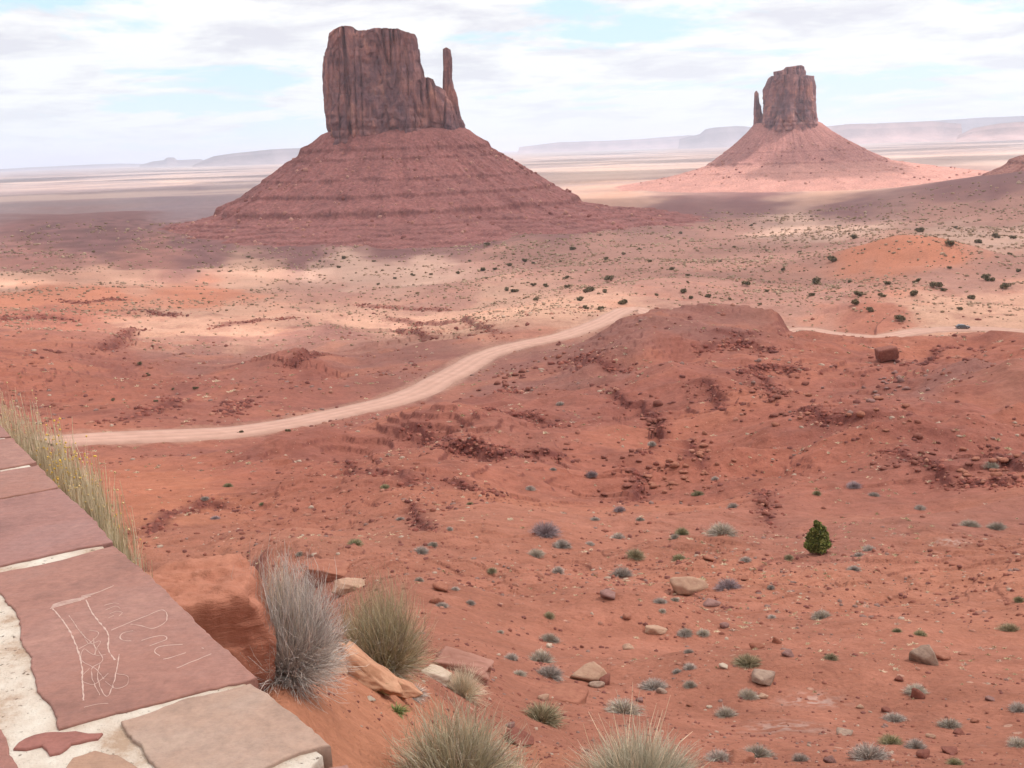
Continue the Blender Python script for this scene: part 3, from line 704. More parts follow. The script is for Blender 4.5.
b1 = Butte('butte', 395, 1500.0, 'large red sandstone butte at left with a tall thin spire at its right edge', 'butte', -112.0)
b1.block('cliff', [(327, 136), (323.7, 112), (321, 88), (321.5, 54), (323.7, 46), (325.5, 37)], [(431, 136), (427, 100), (424.7, 83), (424, 73), (420.7, 65), (419.5, 43)],
         [(321, 46), (325.5, 38), (335.6, 31.5), (343, 28), (354, 30), (357, 33), (367, 33), (378, 30.4), (398, 32), (409, 36.2), (416, 37), (420, 43)], 42, 101, n=620, m_=170)
b1.block('shoulder_cliff', [(400, 136), (402, 100), (404, 80)], [(461, 136), (454, 112), (446, 95), (443, 90)],
         [(400, 80), (424, 79), (428.6, 79), (432.5, 80.5), (434.5, 86.5), (443, 91), (450, 95)], 30, 131, n=380, m_=100, flute=0.8)
b1.block('spire', [(437, 136), (440, 112), (442.6, 92), (443.2, 70), (442.6, 49.5)], [(467, 137), (464.7, 127), (460.5, 117.6), (457, 97.5), (454, 88), (451.7, 79), (451.4, 59), (449.8, 50)],
         [(442, 50), (445.9, 47.8), (450, 50)], 13, 151, n=200, m_=150, flute=0.6, power=2.6, ztopnoise=0.5, grow=1.6)
zb1 = b1.uz(395, 130.5)[1]
cu1 = b1.uz(396, 133)[0]
b1.talus('talus', cu1, 98, 44, [(-14, zb1 + 3), (0, zb1), (8, zb1 - 3), (30, zb1 - 21), (60, zb1 - 39), (100, zb1 - 62), (140, zb1 - 84), (175, zb1 - 101), (198, zb1 - 111), (235, zb1 - 119), (300, zb1 - 127), (370, zb1 - 136), (440, zb1 - 146), (500, zb1 - 158)],
         [(zb1 - 25, 5), (zb1 - 38, 2.5), (zb1 - 64, 3.2), (zb1 - 84, 4.5), (zb1 - 104, 7), (zb1 - 116, 2.4), (zb1 - 120, 2), (zb1 - 124, 2.4), (zb1 - 128, 2), (zb1 - 132, 2.4), (zb1 - 136, 2), (zb1 - 141, 2)], 201, nt_=1150, nr_=400, left_k=0.84, right_k=0.84, front_k=0.86, tint=(1.02, 0.87, 0.87))

b2 = Butte('butte', 790, 3000.0, 'smaller distant butte at right on a rubble cone, short spire at its left edge', 'butte', -118.0)
b2.block('cliff', [(761, 125), (762.5, 118), (763.8, 105), (764.7, 90), (769.4, 79), (772, 76.5)], [(818.6, 126), (818, 122), (816.7, 101), (815.8, 85), (814.5, 77)],
         [(768, 78), (776, 76), (790, 75.5), (814, 76.2)], 62, 301, n=420, m_=110, flute=1.3)
b2.block('summit_cap', [(776, 80), (776, 72.5)], [(806, 80), (805.5, 72), (804, 69)], [(776, 72.3), (783, 71), (786, 67.8), (795, 66.6), (801.8, 65.6), (805.5, 69)], 34, 321, n=160, m_=40, flute=0.9)
b2.block('spire', [(753, 126), (754.5, 107), (755, 93)], [(765, 126), (761, 107), (758.8, 103), (758.2, 94)], [(755, 93), (756.6, 90.8), (758.2, 94)], 14, 341, n=120, m_=70, flute=0.8, power=2.4, ztopnoise=0.5, grow=2.6)
zb2 = b2.uz(790, 125)[1]; cu2 = b2.uz(787, 125)[0]
b2.talus('talus', cu2, 92, 60, [(-14, zb2 + 8), (0, zb2 + 2), (30, zb2 - 20), (80, zb2 - 48), (140, zb2 - 76), (185, zb2 - 97), (225, zb2 - 108), (300, zb2 - 121), (400, zb2 - 134), (520, zb2 - 147), (640, zb2 - 158), (720, zb2 - 172)],
         [(zb2 - 70, 3), (zb2 - 99, 5), (zb2 - 122, 3)], 401, nt_=800, nr_=260, left_k=0.60, right_k=0.90, front_k=0.62, rg=0.8, tint=(1.35, 1.30, 1.25), sand=(zb2 - 84, zb2 - 118))
b3 = Butte('rocky_hill', 1052, 2100.0, 'red rubble slope of a hill cut off by the right edge', 'hill', -112.0)
zt3 = b3.uz(1040, 150)[1]; cu3 = 0
b3.talus('talus', cu3, 26, 20, [(-14, zt3 + 2), (0, zt3), (60, zt3 - 34), (100, zt3 - 56), (150, zt3 - 78), (230, zt3 - 110)], [(zt3 - 20, 5), (zt3 - 44, 4)], 431, nt_=360, nr_=140, tint=(1.3, 1.3, 1.2))

# ------------------------------------------------------------------ DISTANT MESAS
M_MESA = mat_attr('mesa_rock', 0.25, 0.004, 20.0, 0.01)
def mesa(px0, px1, D, tops, label, seed, depth=2500, col=(0.30, 0.17, 0.14), foot=0.25):
    """tops: list of (px, py) of the skyline"""
    pa = (px0 + px1) / 2; d = ray(pa, hz_y(pa)); a = math.atan2(d[0], d[1])
    U_ = np.array([math.cos(a), -math.sin(a), 0]); Wd = np.array([math.sin(a), math.cos(a), 0]); o3 = Wd * D
    us, zs = [], []
    for p in tops:
        dd = ray(float(p[0]), float(p[1])); k = D / (dd @ Wd); q = dd * k; us.append(q @ U_); zs.append(q[2])
    n = 260; uu = np.linspace(us[0], us[-1], n); zt = np.interp(uu, us, zs); zg = -125.0
    zt = zt + 6 * noise2(uu / 900, uu * 0, seed) + 3 * noise2(uu / 250, uu * 0, seed + 1)
    rows = []
    h = zt - zg
    jag = 260 * noise2(uu / 1500, uu * 0 + 3, seed + 2) + 120 * noise2(uu / 400, uu * 0 + 3, seed + 3)
    prof = [(-1.0, 0.0), (-0.75, 0.18), (-0.5, 0.42), (-0.46, 0.70), (-0.30, 0.78), (-0.27, 0.99), (0.3, 1.0), (0.5, 0.9), (0.55, 0.5), (1.0, -0.02)]
    for w_, f_ in prof:
        ww = w_ * depth / 2 + (jag if w_ < 0 else 0)
        rows.append(o3 + uu[:, None] * U_ + (ww * np.ones(n))[:, None] * Wd + (zg + h * f_)[:, None] * np.array([0, 0, 1.0]))
    V = np.stack(rows, 0).reshape(-1, 3); base = o3 + np.array([0, 0, zg]); V = V - base
    colr = np.ones((len(prof), n, 3)) * np.array(col)
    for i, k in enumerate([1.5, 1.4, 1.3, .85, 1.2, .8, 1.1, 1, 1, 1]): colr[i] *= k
    colr *= (1 + 0.2 * noise2(np.tile(uu / 700, (len(prof), 1)), np.zeros((len(prof), n)), seed + 9))[..., None]
    me = mesh_np('distant_mesa', V, grid_faces(len(prof), n), M_MESA, np.clip(colr, 0, .8).reshape(-1, 3), smooth_=False)
    o = link('distant_mesa', me, None, tuple(base)); tag(o, label, 'mesa', 'mesas along the horizon')
BL = (0.17, 0.13, 0.13)
mesa(195, 330, 21000, [(195, 165), (206, 159.5), (215, 156), (235, 153), (270, 149.5), (302, 148), (318, 148), (330, 153)], 'long blue mesa rising behind the left foot of the large butte', 11, col=BL)
mesa(140, 214, 26000, [(140, 165), (152, 161.5), (164, 160), (167, 157.5), (174, 157.5), (177, 160), (200, 159), (214, 163)], 'low blue mesa with a small knob left of the longer mesa', 12, col=BL)
mesa(-60, 150, 34000, [(-60, 174), (0, 169), (40, 167), (80, 165), (120, 163.5), (150, 164)], 'faint low line of hills at the far left horizon', 13, col=BL)
mesa(520, 700, 30000, [(520, 147), (560, 142), (600, 141), (640, 139), (690, 135), (700, 138)], 'low pale mesa on the horizon between the two buttes', 14, col=(.24, .16, .15))
mesa(680, 770, 24000, [(680, 139), (700, 134), (706, 129), (714, 127.5), (735, 126), (750, 127), (770, 131)], 'blue mesa just left of the smaller butte', 15, col=BL)
mesa(800, 960, 20000, [(800, 133), (822, 127), (850, 124), (880, 123.5), (930, 121), (960, 124)], 'pale pink mesa right of the smaller butte', 16, col=(0.30, 0.19, 0.17))
mesa(860, 1120, 27000, [(860, 129), (880, 123), (930, 121), (944, 120), (985, 117.5), (1020, 116), (1080, 114), (1120, 118)], 'long blue mesa at the right edge of the horizon', 17, col=BL)
mesa(960, 1110, 17000, [(960, 135), (975, 128), (1000, 123.5), (1030, 121), (1080, 120), (1110, 128)], 'pinkish mesa in front of the blue one at the right edge', 18, col=(0.30, 0.19, 0.17))

# ------------------------------------------------------------------ haze
M_HAZE = bpy.data.materials.new('haze'); M_HAZE.use_nodes = True; t = M_HAZE.node_tree; t.nodes.clear()
ho = t.nodes.new('ShaderNodeOutputMaterial'); pv_ = t.nodes.new('ShaderNodeVolumePrincipled'); pv_.inputs['Density'].default_value = 4.0e-5; pv_.inputs['Color'].default_value = (0.77, 0.84, 1.0, 1)
pv_.inputs['Anisotropy'].default_value = 0.2
t.links.new(pv_.outputs[0], ho.inputs['Volume'])
zlo, zhi = float(min(Zg.min(), -150)) - 20.0, 420.0
hx = 66500.0
hv = np.array([(x, y, z) for x in (-hx, hx) for y in (-hx, hx) for z in (zlo, zhi)])
hf = np.array([(0, 1, 3, 2), (4, 6, 7, 5), (0, 4, 5, 1), (2, 3, 7, 6), (0, 2, 6, 4), (1, 5, 7, 3)])
tag(link('haze', mesh_np('haze', hv, hf, M_HAZE, smooth_=False)), 'thin pale air haze filling the valley', 'haze', kind='stuff')

# ------------------------------------------------------------------ CLOUDS (unseen layer overhead, gaps shaped to place sun and shade below)
CH = 2600.0
sunlit = [ # px, py, half width, half height, strength: gaps where the sun comes through
 (320, 272, 150, 9, 1.0), (420, 272, 110, 11, 1.0), (120, 286, 120, 6, 1.0), (0, 285, 70, 5, 1.0), (290, 325, 115, 14, 1.0), (425, 326, 80, 12, 1.0), (510, 320, 60, 12, .5), (500, 246, 110, 9, .55), (590, 250, 90, 14, .35),
 (600, 280, 90, 30, .30), (790, 228, 75, 9, .9), (850, 238, 40, 6, .8), (950, 243, 110, 10, .75), (1030, 240, 60, 12, .7), (905, 256, 60, 16, .60), (760, 280, 160, 30, .18), (950, 290, 130, 30, .22), (930, 220, 130, 5, .4),
 (640, 300, 120, 16, .18), (60, 265, 90, 3, .4),
]
gaz = np.concatenate([np.linspace(-math.pi, -0.6, 60)[:-1], np.linspace(-0.6, 0.6, 260), np.linspace(0.6, math.pi, 60)[1:-1]])
gvv = np.concatenate([np.linspace(math.log(2), math.log(250), 20)[:-1], np.linspace(math.log(250), math.log(16000), 300)])
GA, GV = np.meshgrid(gaz, gvv); GR = np.exp(GV); GX = GR * np.sin(GA); GY = GR * np.cos(GA); GZ = at(GX.ravel(), GY.ravel()).reshape(GX.shape)
gpx, gpy, gpz = project(np.stack([GX, GY, GZ], -1))
gpx = gpx + 14 * fbm2(GX / 120, GY / 120, 3, 501) * 1.0; gpy = gpy + np.interp(GR, [200, 500, 1500], [9, 5, 2.5]) * fbm2(GX / 110 + 9, GY / 110, 4, 505)
op = 0.42 * np.ones_like(GR)    # fraction of direct sun that passes
op = np.where(GR > 700, 0.22, op)
op = op * (1 - smooth(350, 800, GR) * 0.35)
open_ = np.zeros_like(GR)
for (a0, b0, hw_, hh_, s_) in sunlit:
    q = ((gpx - a0) / hw_) ** 2 + ((gpy - b0) / hh_) ** 2
    open_ = np.maximum(open_, s_ * smooth(1.35, 0.6, q) * (gpz > 0))
patchn = 0.95 + 0.45 * fbm2(GX / 70, GY / 70, 3, 511)
op = op + (1 - op) * np.clip(open_ * patchn * 1.15, 0, 1)
# the far plain: broken sun
farn = fbm2(GX / 2600 + 2.2, GY / 1500 + 0.4, 4, 521)
farop = smooth(-0.25, 0.15, farn + 0.12)
kf = smooth(2050, 2500, GR) * (GA > -0.08) + smooth(4300, 5400, GR) * (GA <= -0.08)
kf = np.clip(kf, 0, 1); op = op * (1 - kf) + kf * (0.12 + 0.88 * farop)
# keep the shade on the large butte and its foot, the light on the smaller one
def wd(px, r, rad): d = ray(float(px), 200.0); a = math.atan2(d[0], d[1]); return np.exp(-((GX - r * math.sin(a)) ** 2 + (GY - r * math.cos(a)) ** 2) / rad ** 2)
sh1 = smooth(0.25, 0.5, np.maximum(np.maximum(wd(395, 1500, 420), wd(560, 1500, 360)), wd(300, 1300, 360))); op = op * (1 - sh1) + sh1 * 0.22
li2 = smooth(0.3, 0.6, wd(760, 2800, 420)); op = op * (1 - li2) + li2 * 0.85
sh2 = smooth(0.4, 0.75, wd(845, 2830, 170)); op = op * (1 - sh2) + sh2 * 0.10
opac = 1 - np.sqrt(np.clip(op, 0.0, 1))
t_sun = (CH - GZ) / sun_dir[2]
CXp = GX + sun_dir[0] * t_sun; CYp = GY + sun_dir[1] * t_sun
thick = 420 * smooth(0, 0.7, opac) * (0.6 + 0.5 * fbm2(GX / 500, GY / 500, 4, 531))
Vb = np.stack([CXp, CYp, CH - 0.12 * thick], -1); Vu = np.stack([CXp, CYp, CH + 12 + np.maximum(thick, 0)], -1)
nr, nc = GX.shape
keep = (opac > 0.02).ravel()
Fq = grid_faces(nr, nc, wrap=True)
kq = keep[Fq].any(axis=1); Fk = Fq[kq]
ed = np.concatenate([Fk[:, [0, 1]], Fk[:, [1, 2]], Fk[:, [2, 3]], Fk[:, [3, 0]]])
key = {}
es = np.sort(ed, axis=1); code = es[:, 0].astype(np.int64) * (nr * nc) + es[:, 1]
uq, inv, cnt = np.unique(code, return_inverse=True, return_counts=True)
bd_ = ed[cnt[inv] == 1]
sidef = np.stack([bd_[:, 1], bd_[:, 0], bd_[:, 0] + nr * nc, bd_[:, 1] + nr * nc], 1)
Fall = np.concatenate([Fk[:, ::-1], Fk + nr * nc, sidef])
M_CLOUD = bpy.data.materials.new('cloud'); M_CLOUD.use_nodes = True; t = M_CLOUD.node_tree; t.nodes.clear()
co = t.nodes.new('ShaderNodeOutputMaterial'); tr = t.nodes.new('ShaderNodeBsdfTransparent'); tl = t.nodes.new('ShaderNodeBsdfTranslucent'); df = t.nodes.new('ShaderNodeBsdfDiffuse')
tl.inputs[0].default_value = (0.98, 0.98, 1, 1); df.inputs[0].default_value = (0.9, 0.9, 0.92, 1)
ms = t.nodes.new('ShaderNodeMixShader'); ms.inputs[0].default_value = 0.30; t.links.new(tl.outputs[0], ms.inputs[1]); t.links.new(df.outputs[0], ms.inputs[2])
m2_ = t.nodes.new('ShaderNodeMixShader'); at_ = t.nodes.new('ShaderNodeAttribute'); at_.attribute_name = 'Col'
t.links.new(at_.outputs['Fac'], m2_.inputs[0]); t.links.new(tr.outputs[0], m2_.inputs[1]); t.links.new(ms.outputs[0], m2_.inputs[2]); t.links.new(m2_.outputs[0], co.inputs['Surface'])
oc = np.repeat(np.concatenate([opac.ravel(), opac.ravel()])[:, None], 3, 1)
tag(link('shade_clouds', mesh_np('shade_clouds', np.concatenate([Vb.reshape(-1, 3), Vu.reshape(-1, 3)]), Fall, M_CLOUD, oc)), 'unseen broken cloud layer overhead, shaped to shade the valley', 'shade_clouds', kind='structure')
#@@OBJECTS
# ------------------------------------------------------------------ STONE WALL
M_STONE, t, b = new_mat('cap_stone')
rA = ramp(t, [(0.3, (0.74, 0.70, 0.70)), (0.46, (1.02, 0.96, 0.94)), (0.58, (1.0, 1.0, 1.02)), (0.72, (1.24, 1.28, 1.26))]); t.links.new(tnoise(t, 3.4, 9, 0.66), rA.inputs[0])
rB = ramp(t, [(0.30, (0.80, 0.80, 0.80)), (0.65, (1.12, 1.12, 1.12))]); t.links.new(tnoise(t, 45, 6, 0.75), rB.inputs[0])
c_ = tmix(t, 1.0, tmix(t, 1.0, attr(t), rA.outputs[0], 'MULTIPLY'), rB.outputs[0], 'MULTIPLY')
t.links.new(c_, b.inputs['Base Color']); b.inputs['Roughness'].default_value = 0.75; b.inputs['Specular IOR Level'].default_value = 0.3
tbump(t, b, tnoise(t, 5, 8, 0.62), 0.9, 0.02); tbump(t, b, tnoise(t, 1.0, 6, 0.6, stretch=(4, 22, 4)), 0.5, 0.008); tbump(t, b, tnoise(t, 90, 4, 0.6), 0.5, 0.001)
M_MORTAR, t, b = new_mat('mortar')
rA = ramp(t, [(0.34, (0.40, 0.28, 0.20)), (0.46, (0.55, 0.46, 0.38)), (0.64, (0.66, 0.60, 0.52))]); t.links.new(tnoise(t, 9, 8, 0.7), rA.inputs[0])
sp = ramp(t, [(0.30, (0.30, 0.26, 0.24)), (0.37, (1, 1, 1))]); t.links.new(tnoise(t, 70, 3, 0.6), sp.inputs[0])
t.links.new(tmix(t, 1.0, rA.outputs[0], sp.outputs[0], 'MULTIPLY'), b.inputs['Base Color'])
tbump(t, b, tnoise(t, 26, 8, 0.7), 1.0, 0.012); tbump(t, b, tnoise(t, 120, 4, 0.7), 0.8, 0.003)
M_SCRATCH, t, b = new_mat('scratch'); b.inputs['Base Color'].default_value = (0.49, 0.35, 0.30, 1)

wall = empty('stone_wall', (float(e1[0]), float(e1[1]), -2.3), 'low stone wall capped with scratched red flagstones in white mortar', 'wall')
wo = np.array([e1[0], e1[1], -2.3])
def resample(P, step, jit, seed):
    P = np.asarray(P, float); out_ = []
    for i in range(len(P)):
        a = P[i]; c = P[(i + 1) % len(P)]; n = max(1, int(np.linalg.norm(c - a) / step))
        for k in range(n): out_.append(a + (c - a) * k / n)
    out_ = np.array(out_); q = np.arange(len(out_)) * step
    r_ = np.random.default_rng(seed)
    out_[:, 0] += jit * (noise2(q * 14, q * 0 + seed, 1) + .6 * noise2(q * 50, q * 0, seed)); out_[:, 1] += jit * (noise2(q * 14, q * 0 + seed + 5, 2) + .6 * noise2(q * 50, q * 0 + 4, seed))
    return out_
def slab(name, pts, ztop, thick, mat, color, parent, seed, jit=0.006, inset=0.003, label=None):
    P = np.array([plane_pt(a, c, WT)[:2] for a, c in pts]); P = resample(P, 0.012, jit, seed)
    n = len(P); cen = P.mean(0)
    area = 0.5 * np.sum(P[:, 0] * np.roll(P[:, 1], -1) - np.roll(P[:, 0], -1) * P[:, 1])
    if area < 0: P = P[::-1]
    tgv = np.roll(P, -1, 0) - np.roll(P, 1, 0); tgv /= np.linalg.norm(tgv, axis=1, keepdims=True) + 1e-9; nv = np.stack([-tgv[:, 1], tgv[:, 0]], 1)
    rings = [(0.0, ztop - thick), (-0.001, ztop - thick * .5), (0.0, ztop - inset * 0.8), (inset * 0.35, ztop - inset * 0.25), (inset, ztop)]
    V = []
    for ins, z in rings: V.append(np.column_stack([P + nv * ins, np.full(n, z)]))
    V = np.concatenate(V) - wo
    Fc = []
    for k in range(len(rings) - 1):
        for i in range(n): Fc.append((k * n + i, k * n + (i + 1) % n, (k + 1) * n + (i + 1) % n, (k + 1) * n + i))
    Fc.append(tuple(range(n - 1, -1, -1))); Fc.append(tuple((len(rings) - 1) * n + i for i in range(n)))
    me = mesh_np(name, V, Fc, mat, color, smooth_=False)
    o = link(name, me, parent)
    if label: o['label'] = label
    return o
PK = (0.27, 0.136, 0.107); PK2 = (0.26, 0.13, 0.105); BG = (0.32, 0.222, 0.17)
slab('mortar_bed', [(-70, 380), (0, 431), (108, 550), (250, 685), (322, 752), (300, 775), (300, 900), (-200, 900), (-260, 500)], WT - 0.005, 0.05, M_MORTAR, (1, 1, 1), wall, 3, jit=0.002)
# wall body under the mortar: coursed rough stones on the outer face
def wp(s_, off, z): q = e1[:2] + (-wdir) * s_ + wn * off; return np.array([q[0], q[1], z])
bodyV, bodyF = [], []
ns_, nz_ = 240, 60
ss = np.linspace(-1.2, 4.6, ns_); zz_b = np.linspace(-2.6, WT - 0.062, nz_)
SS, ZZb = np.meshgrid(ss, zz_b)
course = np.floor(ZZb / 0.16 + 0.3 * noise2(SS, ZZb * 0, 3)); offc = (course % 2) * 0.17
cell = np.abs(((SS + offc) / 0.34) % 1 - 0.5); cz = np.abs((ZZb / 0.16 + 0.3 * noise2(SS, ZZb * 0, 3)) % 1 - 0.5)
relf = 0.025 * smooth(0.5, 0.44, cell) * smooth(0.5, 0.40, cz) + 0.012 * fbm2(SS * 9, ZZb * 9, 4, 9) - 0.05
OV = np.array([wp(a, o_, z) for a, o_, z in zip(SS.ravel(), relf.ravel(), ZZb.ravel())]); IV = np.array([wp(a, -0.62, z) for a, z in zip(SS.ravel(), ZZb.ravel())])
Fo = grid_faces(nz_, ns_); n0 = len(OV)
top_o = np.arange(ns_) + (nz_ - 1) * ns_
capf = np.stack([top_o[:-1], top_o[1:], top_o[1:] + n0, top_o[:-1] + n0], 1)
endl = np.arange(nz_) * ns_; el_ = np.stack([endl[:-1], endl[1:], endl[1:] + n0, endl[:-1] + n0], 1); er_ = el_ + ns_ - 1
link('wall_body', mesh_np('wall_body', np.concatenate([OV, IV]) - wo, np.concatenate([Fo, Fo[:, ::-1] + n0, capf, el_, er_]), M_STONE, (0.40, 0.20, 0.15), smooth_=False), wall)
caps = [
 ([(-70, 372), (0, 424), (11, 436), (-90, 446)], 0, PK2, 'flagstone at the far end of the wall top'),
 ([(-90, 448), (12, 438), (36, 462), (0, 469), (-90, 484)], 0.001, PK, None),
 ([(-90, 488), (0, 471.5), (38, 465), (59, 487), (0, 498), (-90, 512)], 0.000, PK, None),
 ([(-90, 514), (0, 499.5), (60, 488.5), (95, 520), (112, 542), (50, 554), (0, 566), (-120, 586)], 0.001, (0.262, 0.135, 0.115), None),
 ([(-16, 577), (0, 572.5), (60, 560), (113, 545), (150, 575), (200, 625), (257, 677), (200, 691), (60, 727), (50, 705), (38, 690), (30, 660), (22, 640), (18, 617), (5, 597)], 0.0, PK, 'red flagstone scratched with a name and a box-like drawing'),
 ([(121, 722), (180, 702), (250, 684), (290, 711), (331, 746), (300, 752), (262, 770), (250, 800), (185, 812), (163, 778), (142, 750)], 0.002, BG, 'beige flagstone with a chipped front lip'),
 ([(13, 748), (25, 738), (45, 732), (75, 730), (102, 732), (98, 738), (72, 743), (60, 752), (50, 754), (40, 746), (25, 750)], 0.0, (0.25, 0.105, 0.085), 'small dark red sliver of stone set in the mortar'),
 ([(64, 770), (74, 757), (95, 751), (118, 754), (138, 766), (150, 790), (100, 810), (60, 800)], 0.0, (0.31, 0.19, 0.13), 'rounded tan stone set in the mortar'),
 ([(-60, 700), (0, 730), (10, 745), (20, 775), (10, 830), (-120, 840)], 0.0, (0.26, 0.125, 0.10), None),
 ([(284, 772), (312, 762), (348, 757), (372, 790), (400, 830), (330, 850), (270, 800)], -0.012, (0.29, 0.15, 0.12), None),
]
capo = []
for k, (pts, dz, c, lb) in enumerate(caps): capo.append(slab('capstone', pts, WT + dz, 0.05, M_STONE, c, wall, 20 + k, label=lb))
def stroke(name, lines, parent, width, lift, seed=0):
    V, Fc = [], []
    for li, pl in enumerate(lines):
        w_ = width
        if isinstance(pl, tuple): pl, w_ = pl
        w_ = w_ * 0.72
        P = np.array([plane_pt(a / 3.692, 560 + c / 3.692, WT) for a, c in pl]); P = catmull(P, 0.004)
        q = np.arange(len(P)) * 0.004
        tgv = np.gradient(P[:, :2], axis=0); tgv /= np.linalg.norm(tgv, axis=1, keepdims=True) + 1e-9; nv = np.stack([-tgv[:, 1], tgv[:, 0]], 1)
        P[:, :2] += nv * (0.0012 * noise2(q * 60, q * 0 + li, 5 + seed))[:, None]
        ww = w_ * (0.75 + 0.9 * noise2(q * 70, q * 0 + li, 8 + seed) + 0.5 * noise2(q * 250, q * 0 + li, 9 + seed)); ww = np.clip(ww, w_ * .06, None)
        base = len(V)
        for i in range(len(P)):
            V += [np.append(P[i, :2] + nv[i] * ww[i] / 2, WT + 0.0004), np.append(P[i, :2], WT + lift), np.append(P[i, :2] - nv[i] * ww[i] / 2, WT + 0.0004)]
        for i in range(len(P) - 1):
            a = base + 3 * i; Fc += [(a, a + 1, a + 4, a + 3), (a + 1, a + 2, a + 5, a + 4)]
    return link(name, mesh_np(name, np.array(V) - wo, Fc, M_SCRATCH), parent)
g5 = capo[4]
stroke('scratched_drawing', [
 ([(195, 180), (240, 235), (275, 300), (300, 380), (305, 450), (308, 520)], .0042), ([(318, 148), (340, 195), (375, 240), (400, 275), (400, 330), (425, 370)], .0042), ([(440, 350), (430, 410), (415, 475)], .003),
 ([(255, 205), (300, 270), (350, 320), (380, 370), (340, 400), (345, 450), (370, 500)], .002), ([(345, 290), (350, 350), (310, 330), (300, 370), (350, 400), (385, 440)], .002), ([(370, 380), (360, 430), (375, 480), (395, 505), (415, 470)], .0022),
 ([(290, 330), (340, 300), (365, 270), (330, 260)], .0016), ([(300, 265), (330, 310), (370, 300), (350, 350), (390, 350)], .0016), ([(430, 420), (470, 430), (470, 460), (430, 475), (390, 450)], .0014), ([(330, 400), (300, 440), (345, 460), (400, 420)], .0014), ([(310, 545), (350, 535), (400, 530)], .0014),
 ([(385, 168), (420, 160), (440, 162)], .0016), ([(390, 185), (425, 172), (445, 180)], .0016), ([(405, 200), (430, 190), (450, 195), (440, 208)], .0016), ([(400, 215), (420, 205)], .0016),
] + [([(185 + 3 * k, 166 - 4.5 * k + 14), (240, 150 - 4 * k + 14), (300 + 12 * k, 135 - 5 * k + 14)], .0052) for k in range(4)] + [([(300, 140 - 3 * k), (350 + 10 * k, 125 - 4 * k), (400 + 10 * k, 103 - 4 * k)], .0016) for k in range(3)], g5, .003, .0011)
stroke('scratched_name', [
 [(410, 260), (470, 235), (540, 207), (598, 185), (617, 205), (605, 235), (560, 253), (520, 243), (482, 238)], [(492, 262), (455, 270), (443, 285), (455, 298), (485, 299)],
 [(522, 298), (560, 286), (605, 280), (615, 293), (585, 306), (552, 318)], [(675, 312), (630, 315), (585, 322), (571, 338), (590, 356)], [(603, 367), (640, 358), (686, 343)], [(652, 400), (700, 380), (780, 347)], [(745, 325), (752, 328)],
], g5, .0030, .0011, 3)
# floor of the lookout on the near side of the wall
tq = [wp(-1.2, -0.6, 0), wp(4.6, -0.6, 0), wp(4.6, -7, 0), wp(-4, -7, 0), wp(-4, -0.6, 0)]
n_ = len(tq); V = np.array([[p[0], p[1], -1.66] for p in tq] + [[p[0], p[1], -2.2] for p in tq])
tag(link('terrace', mesh_np('terrace', V, [tuple(range(n_)), tuple(range(2 * n_ - 1, n_ - 1, -1))] + [(i, (i + 1) % n_, n_ + (i + 1) % n_, n_ + i) for i in range(n_)], M_MORTAR, smooth_=False)), 'paved lookout floor behind the wall', 'floor', kind='structure')

# ------------------------------------------------------------------ ROCKS
import bmesh
def ico(sub):
    bm = bmesh.new(); bmesh.ops.create_icosphere(bm, subdivisions=sub, radius=1.0)
    V = np.array([v.co[:] for v in bm.verts]); Fc = np.array([[v.index for v in f.verts] for f in bm.faces]); bm.free(); return V, Fc
ICO = {k: ico(k) for k in (1, 2, 3, 4, 5, 6)}
def rock_mat(name, c1, c2, scale=3.0, strata=0.0):
    mt, t, b = new_mat(name)
    c1 = tuple(np.array(c1) * ADJ); c2 = tuple(np.array(c2) * ADJ)
    r = ramp(t, [(0.32, c1), (0.68, c2)]); t.links.new(tnoise(t, scale, 7, 0.65), r.inputs[0]); o_ = r.outputs[0]
    if strata:
        r3 = ramp(t, [(0.40, (0.72, 0.66, 0.62)), (0.55, (1.08, 1.08, 1.08))]); t.links.new(tnoise(t, 1.0, 4, 0.6, stretch=(0.8, 0.8, strata)), r3.inputs[0]); o_ = tmix(t, 1.0, o_, r3.outputs[0], 'MULTIPLY')
    t.links.new(o_, b.inputs['Base Color']); tbump(t, b, tnoise(t, scale * 3, 8, 0.65), 0.8, 0.05 / scale)
    return mt
RM = {'red': rock_mat('red_rock', (0.28, 0.085, 0.055), (0.40, 0.14, 0.085)), 'dark red': rock_mat('dark_red_rock', (0.19, 0.055, 0.04), (0.30, 0.095, 0.065)), 'tan': rock_mat('tan_rock', (0.37, 0.17, 0.11), (0.50, 0.26, 0.17)),
      'purple-grey': rock_mat('purple_rock', (0.23, 0.095, 0.08), (0.33, 0.15, 0.12)), 'grey-tan': rock_mat('grey_tan_rock', (0.25, 0.13, 0.095), (0.42, 0.24, 0.17)), 'pale': rock_mat('pale_rock', (0.50, 0.30, 0.21), (0.60, 0.39, 0.29))}
def rock_shape(seed, sub=3, planes=15, rough=0.03, box=None):
    r_ = np.random.default_rng(seed); V, Fc = ICO[sub]
    N = r_.normal(size=(planes, 3)); N /= np.linalg.norm(N, axis=1, keepdims=True); d = r_.uniform(0.50, 0.80, planes)
    if box is not None:
        N = np.concatenate([N, np.array([[1, 0, 0], [-1, 0, 0], [0, 1, 0], [0, -1, 0], [0, 0, 1], [0, 0, -1]]) + r_.normal(size=(6, 3)) * .07]); d = np.concatenate([d + .30, np.full(6, box)])
    dots = V @ N.T; dots = np.where(dots > 1e-3, dots, 1e-3)
    rad = np.minimum((d / dots).min(1), 1.15)
    rad = rad * (1 + rough * fbm3(V[:, 0] * 2.5, V[:, 1] * 2.5, V[:, 2] * 2.5, 4, seed))
    return V * rad[:, None], Fc
rock_cache = {}
